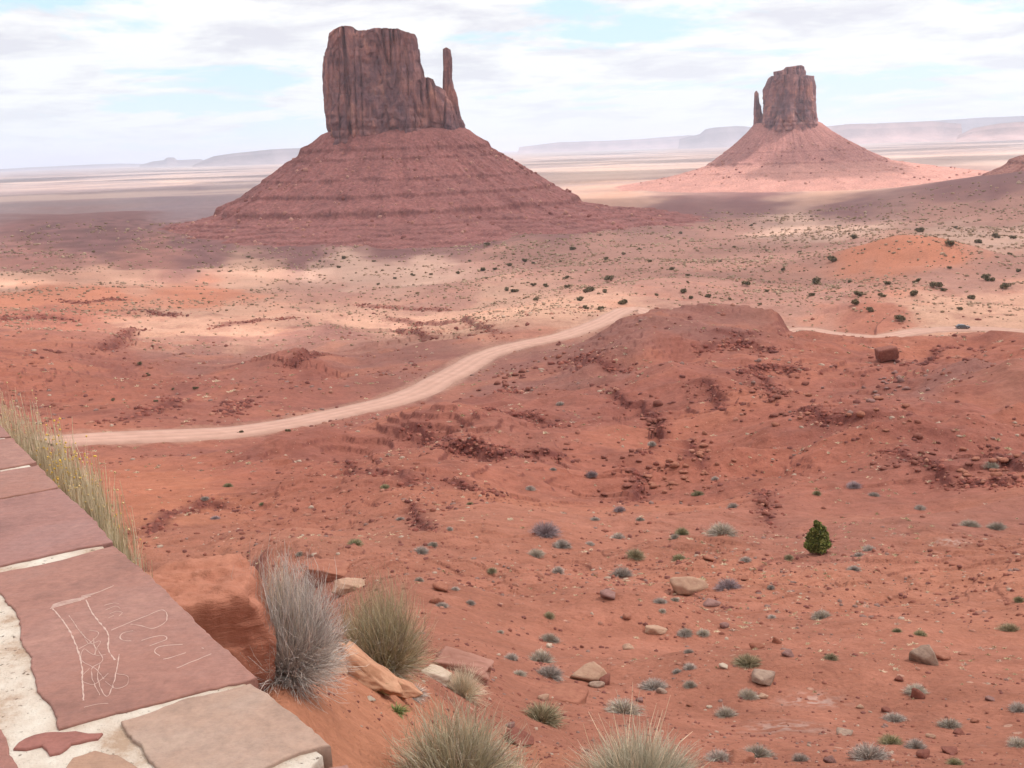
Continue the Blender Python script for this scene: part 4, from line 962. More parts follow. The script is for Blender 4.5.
def rock(px, py, w, h, kind, name='rock', label=None, group=None, seed=0, box=None, sub=3, deep=None, rot=None, P=None, sink=0.25, tilt=0.0):
    P = cast(px, py) if P is None else P
    if P is None: return None
    dist = np.linalg.norm(P); W_ = w * dist / F; H_ = h * dist / F
    key = (seed % 9, kind, box, sub)
    if key not in rock_cache:
        V, Fc = rock_shape(key[0] + 300, sub, box=box)
        rock_cache[key] = mesh_np(name, V, Fc, RM[kind], smooth_=False)
    o = link(name, rock_cache[key])
    az = math.atan2(P[0], P[1]); hz_ = H_ * 0.5 / (1 - sink * 0.6)
    dp = W_ * 0.42 if deep is None else deep
    o.scale = (W_ * 0.56, dp, hz_)
    o.rotation_euler = (0, tilt, -az + (random.uniform(-.4, .4) if rot is None else rot))
    o.location = (P[0], P[1], P[2] + hz_ * (1 - sink * 2) * 0.75)
    tag(o, label, 'rock', group)
    return o
def hero_rock(name, corner_px, P, size, kind, label, seed, box, rot=0, tilt=(0, 0), sub=5, rough=0.05, strata=None, sink=0.3):
    V, Fc = rock_shape(seed, sub, box=box, rough=rough)
    V = V * np.array(size) / 2
    if name == 'boulder' and size[0] > 3: V[:, :2] *= (0.86 + 0.22 * V[:, 2:3] / size[2])
    if rough: V = V + V / (np.linalg.norm(V, axis=1, keepdims=True)) * (0.02 * size[2] * fbm3(V[:, 0] * 14, V[:, 1] * 14, V[:, 2] * 14, 4, seed))[:, None]
    o = link(name, mesh_np(name, V, Fc, RM[kind] if isinstance(kind, str) else kind, smooth_=False))
    o.location = (P[0], P[1], P[2] + size[2] / 2 * (1 - sink * 2)); o.rotation_euler = (tilt[0], tilt[1], -math.atan2(P[0], P[1]) + rot)
    return tag(o, label, 'rock')
RM['layered'] = rock_mat('layered_tan_rock', (0.48, 0.185, 0.105), (0.58, 0.28, 0.17), 4.0, strata=22.0)
RM['orange'] = rock_mat('orange_rock', (0.37, 0.115, 0.068), (0.47, 0.16, 0.098), 13.0)
t_ = RM['orange'].node_tree; tbump(t_, t_.nodes['Principled BSDF'], tnoise(t_, 1.0, 7, 0.7, stretch=(2.5, 2.5, 11)), 1.0, 0.03)
RM['slabred'] = rock_mat('red_slab_rock', (0.32, 0.12, 0.085), (0.42, 0.18, 0.13), 3.0, strata=7.0)

# big orange boulder right behind the wall
def ray_at(px, py, hr):
    d = ray(float(px), float(py)); k = hr / math.hypot(d[0], d[1]); return d * k
Pb = ray_at(194, 600, 4.15); zt_b = ray_at(204, 562, 4.1)[2]
zg_b = float(at(Pb[0], Pb[1])[0])
hb = zt_b - zg_b + 0.15
hero_rock('boulder', None, np.array([Pb[0], Pb[1], zg_b - 0.15 + hb * 0.3]), (0.68, 0.72, hb * 1.0 + 0.1), 'orange', 'big reddish orange boulder directly behind the wall, left of the grey bush', 914, 0.72, rot=0.12, tilt=(0.03, 0.05), sub=6, rough=0.008, sink=0.3)
Pt = ray_at(140, 548, 5.6)
hero_rock('rock', None, np.array([Pt[0], Pt[1], float(at(Pt[0], Pt[1])[0])]), (0.42, 0.4, max(0.2, (Pt[2] - float(at(Pt[0], Pt[1])[0])) * 1.3)), 'tan', 'low pinkish rock behind the wall edge, above the orange boulder', 915, 0.8, sub=5)
def ground_rock(px, py, size, kind, label, seed, box=0.8, rot=0, tilt=(0, 0), sink=0.3, sub=5, name='rock', rough=0.05):
    P = cast(px, py); return hero_rock(name, None, P, size, kind, label, seed, box, rot, tilt, sub, rough, None, sink)
ground_rock(360, 678, (0.66, 0.30, 0.24), 'layered', 'tan layered rock ledge slanting down between the two big bushes', 921, None, rough=0.12, rot=-0.55, tilt=(0.25, 0.42), sink=0.3)
ground_rock(392, 690, (0.40, 0.2, 0.12), 'layered', 'lower pale end of the layered ledge under the olive bush', 922, None, rough=0.1, rot=-0.4, tilt=(0.15, 0.30), sink=0.3)
ground_rock(330, 668, (0.30, 0.25, 0.18), 'layered', 'reddish tan rock just right of the grey bush base', 926, None, rough=0.1, rot=-0.2, tilt=(0.15, 0.2), sink=0.35)
ground_rock(464, 672, (0.95, 0.5, 0.30), 'slabred', 'long dark red slab right of the olive bush', 923, 0.72, rough=0.1, rot=-0.2, tilt=(0.05, 0.22), sink=0.25)
ground_rock(436, 679, (0.30, 0.22, 0.14), 'pale', 'pale pink stone tucked against the long dark red slab', 924, 0.82, rot=-0.3, tilt=(0, 0.25))
ground_rock(327, 578, (1.9, 1.2, 0.8), 'red', 'reddish rock outcrop seen above the gap between the two big bushes', 925, 0.75, rot=-0.2, tilt=(0, 0.15))
ground_rock(350, 590, (1.2, 1.0, 0.5), 'tan', 'tan outcrop just left of the top of the olive bush', 927, 0.75, tilt=(0, 0.2))
ground_rock(520, 745, (0.24, 0.2, 0.17), 'dark red', 'brown rounded rock between the bottom bushes', 931, None)
Pr = cast(886, 362)
ground_rock(886, 361, (5.8, 4.2, 3.4), 'dark red', 'dark flat-topped block standing alone below the road near the car', 947, 0.74, rot=0.4, tilt=(0.05, -0.10), rough=0.07, sink=0.15, sub=4, name='boulder')

# ------------------------------------------------------------------ where things are, in words
LM = [('the round green juniper', 817, 540), ('the tan boulder', 687, 588), ('the grey cone-shaped rock', 926, 655), ('the olive bush behind the wall', 380, 612), ('the big grey bush', 300, 620), ('the long dark red slab', 465, 660), ('the big split red rock', 592, 675),
      ('the dark flat-topped block', 886, 354), ('the car on the road', 962, 329), ('the orange dune', 905, 252), ('the bend of the dirt road', 450, 380), ('the far end of the road', 645, 308), ('the pale rock ledges', 425, 328), ('the curved dark ledge', 650, 420), ('the foot of the large butte', 395, 235), ('the smaller butte', 795, 170),
      ('the straw-coloured grass at the bottom edge', 640, 745), ('the bottom right corner', 1015, 755), ('the short ledge below the road bend', 500, 455)]
reg = []
def where(px, py):
    k = min(range(len(LM)), key=lambda i: math.hypot(LM[i][1] - px, (LM[i][2] - py) * 1.2)); n, a, c = LM[k]; dx, dy = px - a, py - c
    v = 'above' if dy < 0 else 'below'; h = 'left' if dx < 0 else 'right'
    if abs(dx) > 2.2 * abs(dy): w_ = h + ' of'
    elif abs(dy) > 2.2 * abs(dx): w_ = v
    else: w_ = v + ' and ' + h + ' of'
    return w_ + ' ' + n, math.hypot(dx, dy)
def finish_labels():
    d = {}
    for o, stem_, px, py in reg:
        w_, dist = where(px, py); d.setdefault(stem_ + ' ' + w_, []).append((dist, o))
    ORD = ['nearest', 'second', 'third', 'fourth', 'fifth', 'sixth', 'seventh', 'eighth', 'ninth', 'tenth', 'eleventh', 'twelfth', 'thirteenth', 'fourteenth', 'fifteenth']
    for k, lst in d.items():
        lst.sort(key=lambda q: q[0])
        for i, (_, o) in enumerate(lst):
            o['label'] = k if len(lst) == 1 else k + ', ' + (ORD[i] + (' closest' if i else '') if i < 15 else 'far off')

hand_rocks = [(687, 593, 34, 24, 'tan', 'big tan boulder'), (609, 598, 20, 13, 'purple-grey', 0), (712, 606, 18, 10, 'purple-grey', 0), (926, 663, 26, 24, 'grey-tan', 'grey cone-shaped rock'), (916, 661, 14, 20, 'dark red', 0), (943, 659, 18, 10, 'red', 0), (762, 682, 32, 15, 'grey-tan', 0), (918, 698, 17, 13, 'dark red', 0), (788, 656, 14, 10, 'purple-grey', 0),
 (756, 649, 14, 10, 'red', 0), (442, 590, 20, 14, 'red', 0), (437, 604, 14, 13, 'red', 0), (592, 680, 40, 24, 'tan', 'big split red rock'), (604, 684, 18, 16, 'dark red', 0), (565, 699, 46, 13, 'red', 'long flat red slab'), (627, 619, 13, 8, 'red', 0), (656, 632, 30, 8, 'tan', 0), (628, 649, 13, 8, 'tan', 0), (596, 687, 16, 8, 'grey-tan', 0),
 (709, 560, 14, 8, 'red', 0), (741, 762, 28, 16, 'red', 0), (831, 763, 14, 10, 'purple-grey', 0), (923, 758, 16, 12, 'dark red', 0), (950, 753, 18, 8, 'dark red', 0), (844, 735, 22, 6, 'grey-tan', 0), (777, 643, 12, 8, 'red', 0), (959, 734, 12, 7, 'dark red', 0), (724, 628, 10, 8, 'purple-grey', 0), (724, 668, 11, 7, 'pale', 0), (763, 698, 10, 6, 'tan', 0),
 (899, 681, 9, 7, 'dark red', 0), (980, 546, 8, 4, 'dark red', 0), (540, 655, 12, 9, 'tan', 0), (549, 648, 9, 7, 'pale', 0), (662, 693, 14, 6, 'grey-tan', 0), (690, 706, 8, 5, 'red', 0), (709, 708, 6, 4, 'pale', 0), (886, 712, 10, 8, 'dark red', 0), (964, 655, 9, 4, 'red', 0), (745, 580, 9, 5, 'red', 0), (510, 728, 12, 9, 'purple-grey', 0),
 (687, 665, 10, 5, 'red', 0), (640, 702, 10, 6, 'purple-grey', 0), (582, 648, 6, 4, 'dark red', 0), (370, 700, 12, 4, 'pale', 'thin pale flake of stone'), (930, 738, 9, 6, 'tan', 0), (990, 700, 10, 6, 'purple-grey', 0), (975, 722, 8, 5, 'red', 0), (860, 708, 8, 5, 'tan', 0), (543, 700, 14, 9, 'tan', 0)]
for i, (px, py, w, h, k, lb) in enumerate(hand_rocks):
    o = rock(px, py, w, h, k, seed=i * 5 + 1, sub=4 if w > 24 else 3, group='loose rocks on the red slope', box=0.82 if 'slab' in str(lb) else None)
    if o is None: continue
    reg.append((o, lb if lb else ('%s rock' % k), px, py))
# rubble clusters: the larger blocks one by one
clusters = [(640, 470, 26, 26, 34, 'dark red', 'angular block of the rubble below the curved dark ledge'), (668, 480, 22, 16, 30, 'red', 'rounded red block in the rubble right of the curved ledge'), (700, 455, 24, 22, 26, 'red', 'red block of the rubble right of the curved ledge, farther up'),
            (655, 420, 10, 16, 16, 'dark red', 'dark block on the edge of the curved ledge'), (770, 395, 24, 14, 22, 'dark red', 'dark block of the rubble on the right ridge'), (880, 385, 40, 10, 18, 'purple-grey', 'purple-grey block on the slope near the flat-topped block'), (925, 460, 40, 14, 26, 'dark red', 'dark block of the rubble band at the right'),
            (990, 470, 30, 18, 20, 'red', 'red block in the broken ledges near the right edge'), (505, 385, 18, 10, 14, 'dark red', 'dark block on the knoll below the road bend'), (545, 455, 45, 6, 14, 'dark red', 'dark block along the low ledge below the road bend'), (850, 410, 50, 12, 12, 'red', 'red block scattered on the upper right slope'), (765, 505, 10, 14, 8, 'dark red', 'dark block in the small gully above the juniper')]
n_rub = 0
for ci, (cx_, cy_, sx, sy, n, k, lb) in enumerate(clusters):
    for i in range(n):
        px, py = cx_ + random.gauss(0, sx * .7), cy_ + random.gauss(0, sy * .7); w = random.uniform(3.5, 9) * (1.0 if i > 3 else 1.4)
        o = rock(px, py, w, w * random.uniform(.5, .8), k, seed=random.randrange(99), sub=2, label=lb, group='rubble cluster: ' + lb.split(' of the ')[0].split(' on the ')[0].split(' in the ')[0] + 's %s' % ['below the curved ledge', 'right of the curved ledge', 'farther up the slope', 'on the ledge edge', 'on the right ridge', 'near the flat-topped block', 'in the right band', 'near the right edge', 'on the knoll', 'along the low ledge', 'on the upper right slope', 'above the juniper'][ci])
        n_rub += o is not None

def scatter_mesh(name, n, sampler, shape, mat, colf, label, cat):
    """one object holding uncounted tiny things; shape(n) -> (k verts template, faces)"""
    Pn = sampler(n); n = len(Pn); V0, F0 = shape
    r_ = np.random.default_rng(len(label)); ang = r_.uniform(0, 6.28, n); c, s_ = np.cos(ang), np.sin(ang)
    sc_ = Pn[:, 3]; sq = r_.uniform(0.6, 1.3, (n, 3)); sq[:, 2] *= 0.75
    jit = 1 + r_.uniform(-0.28, 0.28, (n, len(V0)))
    Vx = V0[None] * jit[..., None] * sq[:, None] * sc_[:, None, None]
    Vr = np.stack([Vx[..., 0] * c[:, None] - Vx[..., 1] * s_[:, None], Vx[..., 0] * s_[:, None] + Vx[..., 1] * c[:, None], Vx[..., 2]], -1) + Pn[:, None, :3]
    Fx = (F0[None] + (np.arange(n) * len(V0))[:, None, None]).reshape(-1, F0.shape[1])
    colr = np.repeat(colf(Pn, r_)[:, None], len(V0), 1).reshape(-1, 3)
    o = link(name, mesh_np(name, Vr.reshape(-1, 3), Fx, mat, colr, smooth_=False)); tag(o, label, cat, kind='stuff'); return o
def samp(n, y0, y1, x0, x1, s0, s1, dens, seed, skew=2.2, rlim=(0, 1e9)):
    def f(n_):
        r_ = np.random.default_rng(seed); az = r_.uniform(-0.5, 0.5, n_ * 3)
        lo, hi = y0, y1
        tgt = r_.uniform(lo, hi, n_ * 3)   # depression in pixels below the horizon
        vv = np.interp(-tgt, -(prof_t * F)[60:], prof_v[60:])
        r = np.exp(vv + r_.normal(0, .05, n_ * 3)); x = r * np.sin(az); y = r * np.cos(az)
        k = r_.uniform(0, 1, n_ * 3) < dens(x, y, r); k &= (r > rlim[0]) & (r < rlim[1])
        if np.any(np.isfinite(x)):
            Dr, _, _, _ = near_poly(road, x, y, 12); k &= ~(Dr < RW + .8)
        x, y, r = x[k][:n_], y[k][:n_], r[k][:n_]; z = at(x, y)
        u = r_.uniform(0, 1, len(x)) ** skew; sz = (s0 + (s1 - s0) * u) * np.hypot(r, z) / F
        return np.column_stack([x, y, z, sz])
    return f
V1, F1 = ICO[1]
M_PEB = mat_attr('loose_stones', 0.15, 3.0)
def stone_col(P, r_):
    base = np.array([(0.30, 0.09, 0.06), (0.22, 0.065, 0.05), (0.40, 0.15, 0.10), (0.48, 0.28, 0.20), (0.29, 0.14, 0.11)]) * ADJ * .9; return base[r_.choice(5, len(P), p=[.36, .28, .2, .06, .1])]
def ledge_col(P, r_):  # stones coloured darker to stand in for the shadow under ledges
    base = np.array([(0.20, 0.065, 0.05), (0.14, 0.05, 0.042), (0.27, 0.095, 0.07), (0.36, 0.17, 0.12)]); return base[r_.choice(4, len(P), p=[.4, .3, .22, .08])]
dens_r = lambda x, y, r: np.clip(smooth(-0.05, 0.5, fbm2(x / 24 + 3, y / 24 - 8, 3, 140) + .1) * 0.9 + 0.05, 0, 1)
scatter_mesh('rubble', 9000, samp(0, 135, 560, 0, 0, 0.6, 3.2, dens_r, 3, 2.0, (12, 420)), ICO[1], M_PEB, stone_col, 'small broken stones littering the red slopes', 'rubble')
# rubble along the ledge lines
LR = []
for cr, hh in ledge3:
    r_ = np.random.default_rng(int(abs(cr[0, 0]) * 10)); n = int(70 + 30 * hh); k = r_.integers(0, len(cr), n * 2); n = len(k); d_ = np.hypot(cr[k, 0], cr[k, 1]); fk = 0.55 if d_.mean() > 240 else 1.0
    sp_ = 0.010 * d_ * r_.uniform(0.1, 1.3, n) * (0.6 if fk < 1 else 1); x = cr[k, 0] + r_.normal(0, 1, n) * sp_; y = cr[k, 1] + r_.normal(0, 1, n) * sp_ - sp_ * .5; z = at(x, y); LR.append(np.column_stack([x, y, z, (0.7 + 2.7 * r_.uniform(0, 1, n) ** 1.8) * d_ / F * fk]))
LR = np.concatenate(LR)
scatter_mesh('gravel', 6000, samp(0, 500, 700, 0, 0, 0.5, 2.6, lambda x, y, r: 0.9 + 0 * x, 44, 2.5, (2.6, 16)), ICO[1], M_PEB, stone_col, 'loose gravel on the soil just beyond the wall', 'gravel')
scatter_mesh('rubble', 0, lambda n: LR, ICO[1], M_PEB, ledge_col, 'broken dark stones fallen along the ledges', 'rubble')
# talus boulders on the large butte
bt = bpy.data.objects['talus']
def butte_boulders(bu, tal, n, seed, s0, s1):
    r_ = np.random.default_rng(seed); me = tal.data; co_ = np.empty(len(me.vertices) * 3, np.float32); me.vertices.foreach_get('co', co_); co_ = co_.reshape(-1, 3)
    k = r_.integers(len(co_) // 8, len(co_) * 3 // 4, n); P = co_[k]; m_ = fbm2(P[:, 0] / 60, P[:, 1] / 60, 3, seed) > -0.05; P = P[m_]; n = len(P)
    s_ = s0 + (s1 - s0) * r_.uniform(0, 1, n) ** 3; V0, F0 = ICO[1]; V = V0[None] * (1 + r_.uniform(-.3, .3, (n, len(V0), 1))) * s_[:, None, None] + P[:, None]
    Fx = (F0[None] + (np.arange(n) * len(V0))[:, None, None]).reshape(-1, 3)
    base = np.array([(0.34, 0.16, 0.12), (0.22, 0.08, 0.065), (0.40, 0.21, 0.16)]); cc = np.repeat(base[r_.integers(0, 3, n)][:, None], len(V0), 1).reshape(-1, 3)
    o = link('fallen_boulders', mesh_np('fallen_boulders', V.reshape(-1, 3), Fx, M_PEB, cc, smooth_=False), bu.root); o['kind'] = 'stuff'
butte_boulders(b1, [c for c in b1.root.children if c.name.startswith('talus')][0], 2600, 5, 0.7, 3.6)
butte_boulders(b2, [c for c in b2.root.children if c.name.startswith('talus')][0], 900, 6, 1.2, 5.0)

# ------------------------------------------------------------------ PLANTS
M_LEAF = mat_attr('dry_stems', 0.2, 9.0); M_LEAF.node_tree.nodes['Principled BSDF'].inputs['Roughness'].default_value = 0.8
def blades(n, rx, h, width, cols, seed, base_r=0.15, seg=4, droop=0.15, up_bias=0.35, curl=0.12, lean=(0, 0), tipcol=None, lenvar=(0.55, 1.0), shell=1.0):
    r_ = np.random.default_rng(seed)
    ph = r_.uniform(0, 2 * np.pi, n); ct = r_.uniform(up_bias * -0.2, 1, n) ** (0.7 if up_bias > 0.5 else 1.0) if up_bias >= 0 else r_.uniform(-0.25, 1, n)
    ct = (ct ** 0.45 if up_bias >= 0.85 and ct.min() >= 0 else np.clip(ct, -0.1, 1)); ct = np.clip(ct, -0.1, 1); stt = np.sqrt(1 - ct ** 2)
    D_ = np.stack([stt * np.cos(ph) * rx, stt * np.sin(ph) * rx, ct * h], 1) * r_.uniform(lenvar[0], lenvar[1], n)[:, None]
    D_[:, 0] += lean[0] * ct; D_[:, 1] += lean[1] * ct
    B = np.stack([np.cos(ph) * stt, np.sin(ph) * stt, 0 * ph], 1) * (base_r * rx * r_.uniform(0, 1, n))[:, None]
    ln = np.linalg.norm(D_, axis=1, keepdims=True); side = np.cross(D_, r_.normal(size=(n, 3))); side /= np.linalg.norm(side, axis=1, keepdims=True) + 1e-9
    curlv = r_.normal(0, curl, (n, 3)) * ln
    tt_ = np.linspace(0, 1, seg + 1)
    V = np.zeros((n, seg + 1, 2, 3))
    for i, u in enumerate(tt_):
        c = B + D_ * u + curlv * (u * (1 - u) * 2 + 0.4 * u * u) + r_.normal(0, 0.012, (n, 3)) * ln * (0 < i)
        c[:, 2] -= droop * ln[:, 0] * u * u * stt
        wdt = width * (1.0 - 0.75 * u)
        V[:, i, 0] = c + side * wdt / 2; V[:, i, 1] = c - side * wdt / 2
    idx = (np.arange(n) * (seg + 1) * 2)[:, None, None] + (np.arange(seg) * 2)[None, :, None] + np.array([0, 1, 3, 2])[None, None]
    cols = np.array(cols); cb = cols[r_.integers(0, len(cols), n)] * r_.uniform(0.8, 1.2, (n, 1))
    C = np.repeat(cb[:, None], seg + 1, 1)
    if tipcol is not None: k = (tt_ ** 3)[None, :, None]; C = C * (1 - k) + np.array(tipcol) * k
    C = np.repeat(C[:, :, None], 2, 2)
    return V.reshape(-1, 3), idx.reshape(-1, 4), np.clip(C.reshape(-1, 3), 0, .9)
def join(parts):
    V, Fc, C, o_ = [], [], [], 0
    for v, f, c in parts: V.append(v); Fc.append(f + o_); C.append(c); o_ += len(v)
    return np.concatenate(V), np.concatenate(Fc), np.concatenate(C)
GREY = [(0.56, 0.48, 0.42), (0.44, 0.38, 0.34), (0.68, 0.60, 0.52), (0.34, 0.28, 0.26)]
OLV = [(0.34, 0.31, 0.18), (0.44, 0.38, 0.24), (0.27, 0.22, 0.15), (0.54, 0.45, 0.30)]
STRAW = [(0.70, 0.56, 0.40), (0.60, 0.50, 0.37), (0.52, 0.46, 0.35), (0.78, 0.64, 0.46)]
SAGE = [(0.52, 0.46, 0.35), (0.62, 0.54, 0.42), (0.40, 0.36, 0.26)]
PURP = [(0.42, 0.32, 0.34), (0.50, 0.40, 0.40), (0.34, 0.26, 0.27)]
GRN = [(0.26, 0.27, 0.12), (0.34, 0.33, 0.17), (0.18, 0.18, 0.09)]
def hero_bush(name, base, rx, h, parts_args, label, cat='bush', rz=0.0):
    V, Fc, C = join([blades(**a) for a in parts_args]); o = link(name, mesh_np(name, V, Fc, M_LEAF, C, smooth_=False)); o.location = tuple(base); o.rotation_euler = (0, 0, rz); return tag(o, label, cat)
def sized(px, py, wpx, hpx):
    P = cast(px, py); d_ = np.linalg.norm(P); return P, wpx * d_ / F / 2, hpx * d_ / F
P, rx, h = sized(288, 675, 104, 132)
hero_bush('bush', P + np.array([0.0, 0.0, 0.02]), rx, h, [dict(n=5200, rx=rx * 1.05, h=h * 0.98, width=0.0032, cols=GREY, seed=1, base_r=0.3, curl=0.2, lean=(0.03, 0), up_bias=0.2, droop=0.22, tipcol=(0.50, 0.47, 0.44)),
     dict(n=2600, rx=rx * 1.0, h=h * 0.85, width=0.0028, cols=GREY, seed=22, base_r=0.3, curl=0.28, up_bias=0.05, droop=0.3), dict(n=700, rx=rx * 0.6, h=h * 1.0, width=0.003, cols=STRAW, seed=2, base_r=0.4, curl=0.12, up_bias=0.9)], 'big round grey dead bush right of the orange boulder')
P, rx, h = sized(383, 668, 92, 104)
hero_bush('bush', P, rx, h, [dict(n=4600, rx=rx * 1.0, h=h, width=0.0032, cols=OLV, seed=3, base_r=0.35, curl=0.26, up_bias=0.25, droop=0.12), dict(n=1400, rx=rx * .95, h=h * .8, width=0.0028, cols=GREY, seed=4, base_r=0.2, curl=0.2, up_bias=0.1, droop=0.3)], 'olive green twiggy bush behind the wall, above the long slab')
P, rx, h = sized(456, 792, 128, 98)
hero_bush('bush', P, rx, h, [dict(n=4200, rx=rx, h=h, width=0.0036, cols=OLV + SAGE, seed=5, base_r=0.35, curl=0.24, up_bias=0.3, tipcol=(0.42, 0.38, 0.27)), dict(n=1800, rx=rx * 1.05, h=h * .62, width=0.0032, cols=PURP + GREY, seed=6, base_r=0.2, curl=0.22, up_bias=0.1, droop=0.3)], 'olive and grey bush at the bottom edge, nearest the wall corner')
P, rx, h = sized(640, 802, 120, 82)
hero_bush('grass_clump', P, rx, h, [dict(n=5200, rx=rx, h=h * .9, width=0.003, cols=[(0.42, 0.40, 0.30), (0.50, 0.46, 0.35), (0.34, 0.32, 0.24), (0.58, 0.50, 0.38)], seed=7, base_r=0.6, curl=0.16, up_bias=0.6), dict(n=90, rx=rx * 1.2, h=h * 1.45, width=0.0045, cols=STRAW, seed=8, base_r=0.4, curl=0.12, up_bias=0.8)], 'straw-coloured grass clump at the bottom edge', 'grass')
P, rx, h = sized(462, 696, 50, 38)
hero_bush('bush', P, rx, h, [dict(n=1700, rx=rx, h=h, width=0.0036, cols=STRAW + SAGE, seed=9, base_r=0.3, curl=0.12, up_bias=0.4)], 'small pale dry bush above the olive bottom bush')
P, rx, h = sized(412, 697, 34, 14)
hero_bush('bush', P, rx, h, [dict(n=900, rx=rx, h=h, width=0.004, cols=GREY, seed=10, base_r=0.3, curl=0.12)], 'low grey tuft just below the olive bush behind the wall')
P, rx, h = sized(512, 790, 60, 60)
hero_bush('grass_clump', P, rx, h, [dict(n=160, rx=rx, h=h, width=0.004, cols=STRAW, seed=12, base_r=0.5, curl=0.14, up_bias=0.7)], 'thin dry grass stalks at the bottom edge between bush and grass clump', 'grass')
for i, (px, py, w, h_) in enumerate(((372, 686, 34, 7), (396, 712, 22, 5))):
    P, rx, h = sized(px, py, w, h_); hero_bush('grass_clump', P, rx, h, [dict(n=260, rx=rx, h=h * 1.6, width=0.004, cols=[(0.13, 0.20, 0.06), (0.2, 0.26, 0.1)], seed=30 + i, base_r=0.8)], ['short green grass patch below the layered rock', 'smaller green grass patch nearer the wall corner'][i], 'grass')
# flowering brush leaning over the outer edge of the wall
tops = [(-45, 372), (-24, 386), (-4, 396), (16, 406), (34, 418), (52, 433), (68, 450), (84, 469)]
edges = [(-45, 385), (-22, 402), (2, 426), (24, 448), (42, 466), (58, 482), (74, 498), (90, 514)]
YEL = (0.62, 0.42, 0.08)
for i, (tp, eg) in enumerate(zip(tops, edges)):
    dr = ray(float(tp[0]), float(tp[1])); dh = dr[:2] / np.hypot(*dr[:2]); kk_ = ((e0[:2] + wn * 0.13) @ wn) / (dh @ wn); bx_ = dh * kk_; zg = float(at(bx_[0], bx_[1])[0]); h = dr[2] / np.hypot(*dr[:2]) * kk_ - zg + 0.02
    vb = blades(n=5600, rx=0.12, h=h * 1.02, width=0.0055, cols=[(0.34, 0.36, 0.25), (0.43, 0.44, 0.32), (0.27, 0.29, 0.19), (0.48, 0.44, 0.30)], seed=50 + i, base_r=1.0, curl=0.04, up_bias=0.85, lenvar=(0.80, 1.0), droop=0.02, tipcol=(0.58, 0.50, 0.34))
    r_ = np.random.default_rng(i + 90); tips = vb[0].reshape(5600, 5, 2, 3)[:, -1, 0]; sel_ = tips[(tips[:, 2] > h * .7)]; sel_ = sel_[r_.permutation(len(sel_))[:(150 if i not in (5, 6) else 330)]]
    V0, F0 = ICO[1]; fv = (V0[None] * r_.uniform(0.0025, 0.005, (len(sel_), 1, 1)) + sel_[:, None]).reshape(-1, 3); ff = (F0[None] + (np.arange(len(sel_)) * len(V0))[:, None, None]).reshape(-1, 3)
    o = link('flowering_brush', mesh_np('flowering_brush', vb[0], vb[1], M_LEAF, vb[2], smooth_=False)); o.location = (bx_[0], bx_[1], zg)
    fl = link('flowers', mesh_np('flowers', fv, ff, M_LEAF, np.array(YEL) if i in (5, 6) else np.array((0.60, 0.47, 0.24)), smooth_=False), o); fl['kind'] = 'stuff'
    tag(o, ['grey-green flowering brush at the far left end of the row outside the wall', 'second flowering brush from the far left end of the row along the wall', 'third flowering brush from the far left end of the row along the wall', 'fourth flowering brush from the far left end of the row along the wall', 'middle flowering brush of the row along the outer wall edge', 'flowering brush with orange-yellow blooms in the row along the wall', 'brush with the thickest orange blooms in the row along the wall', 'flowering brush at the near end of the row, closest to the orange boulder', ''][i], 'brush', 'flowering brush in a row outside the wall')

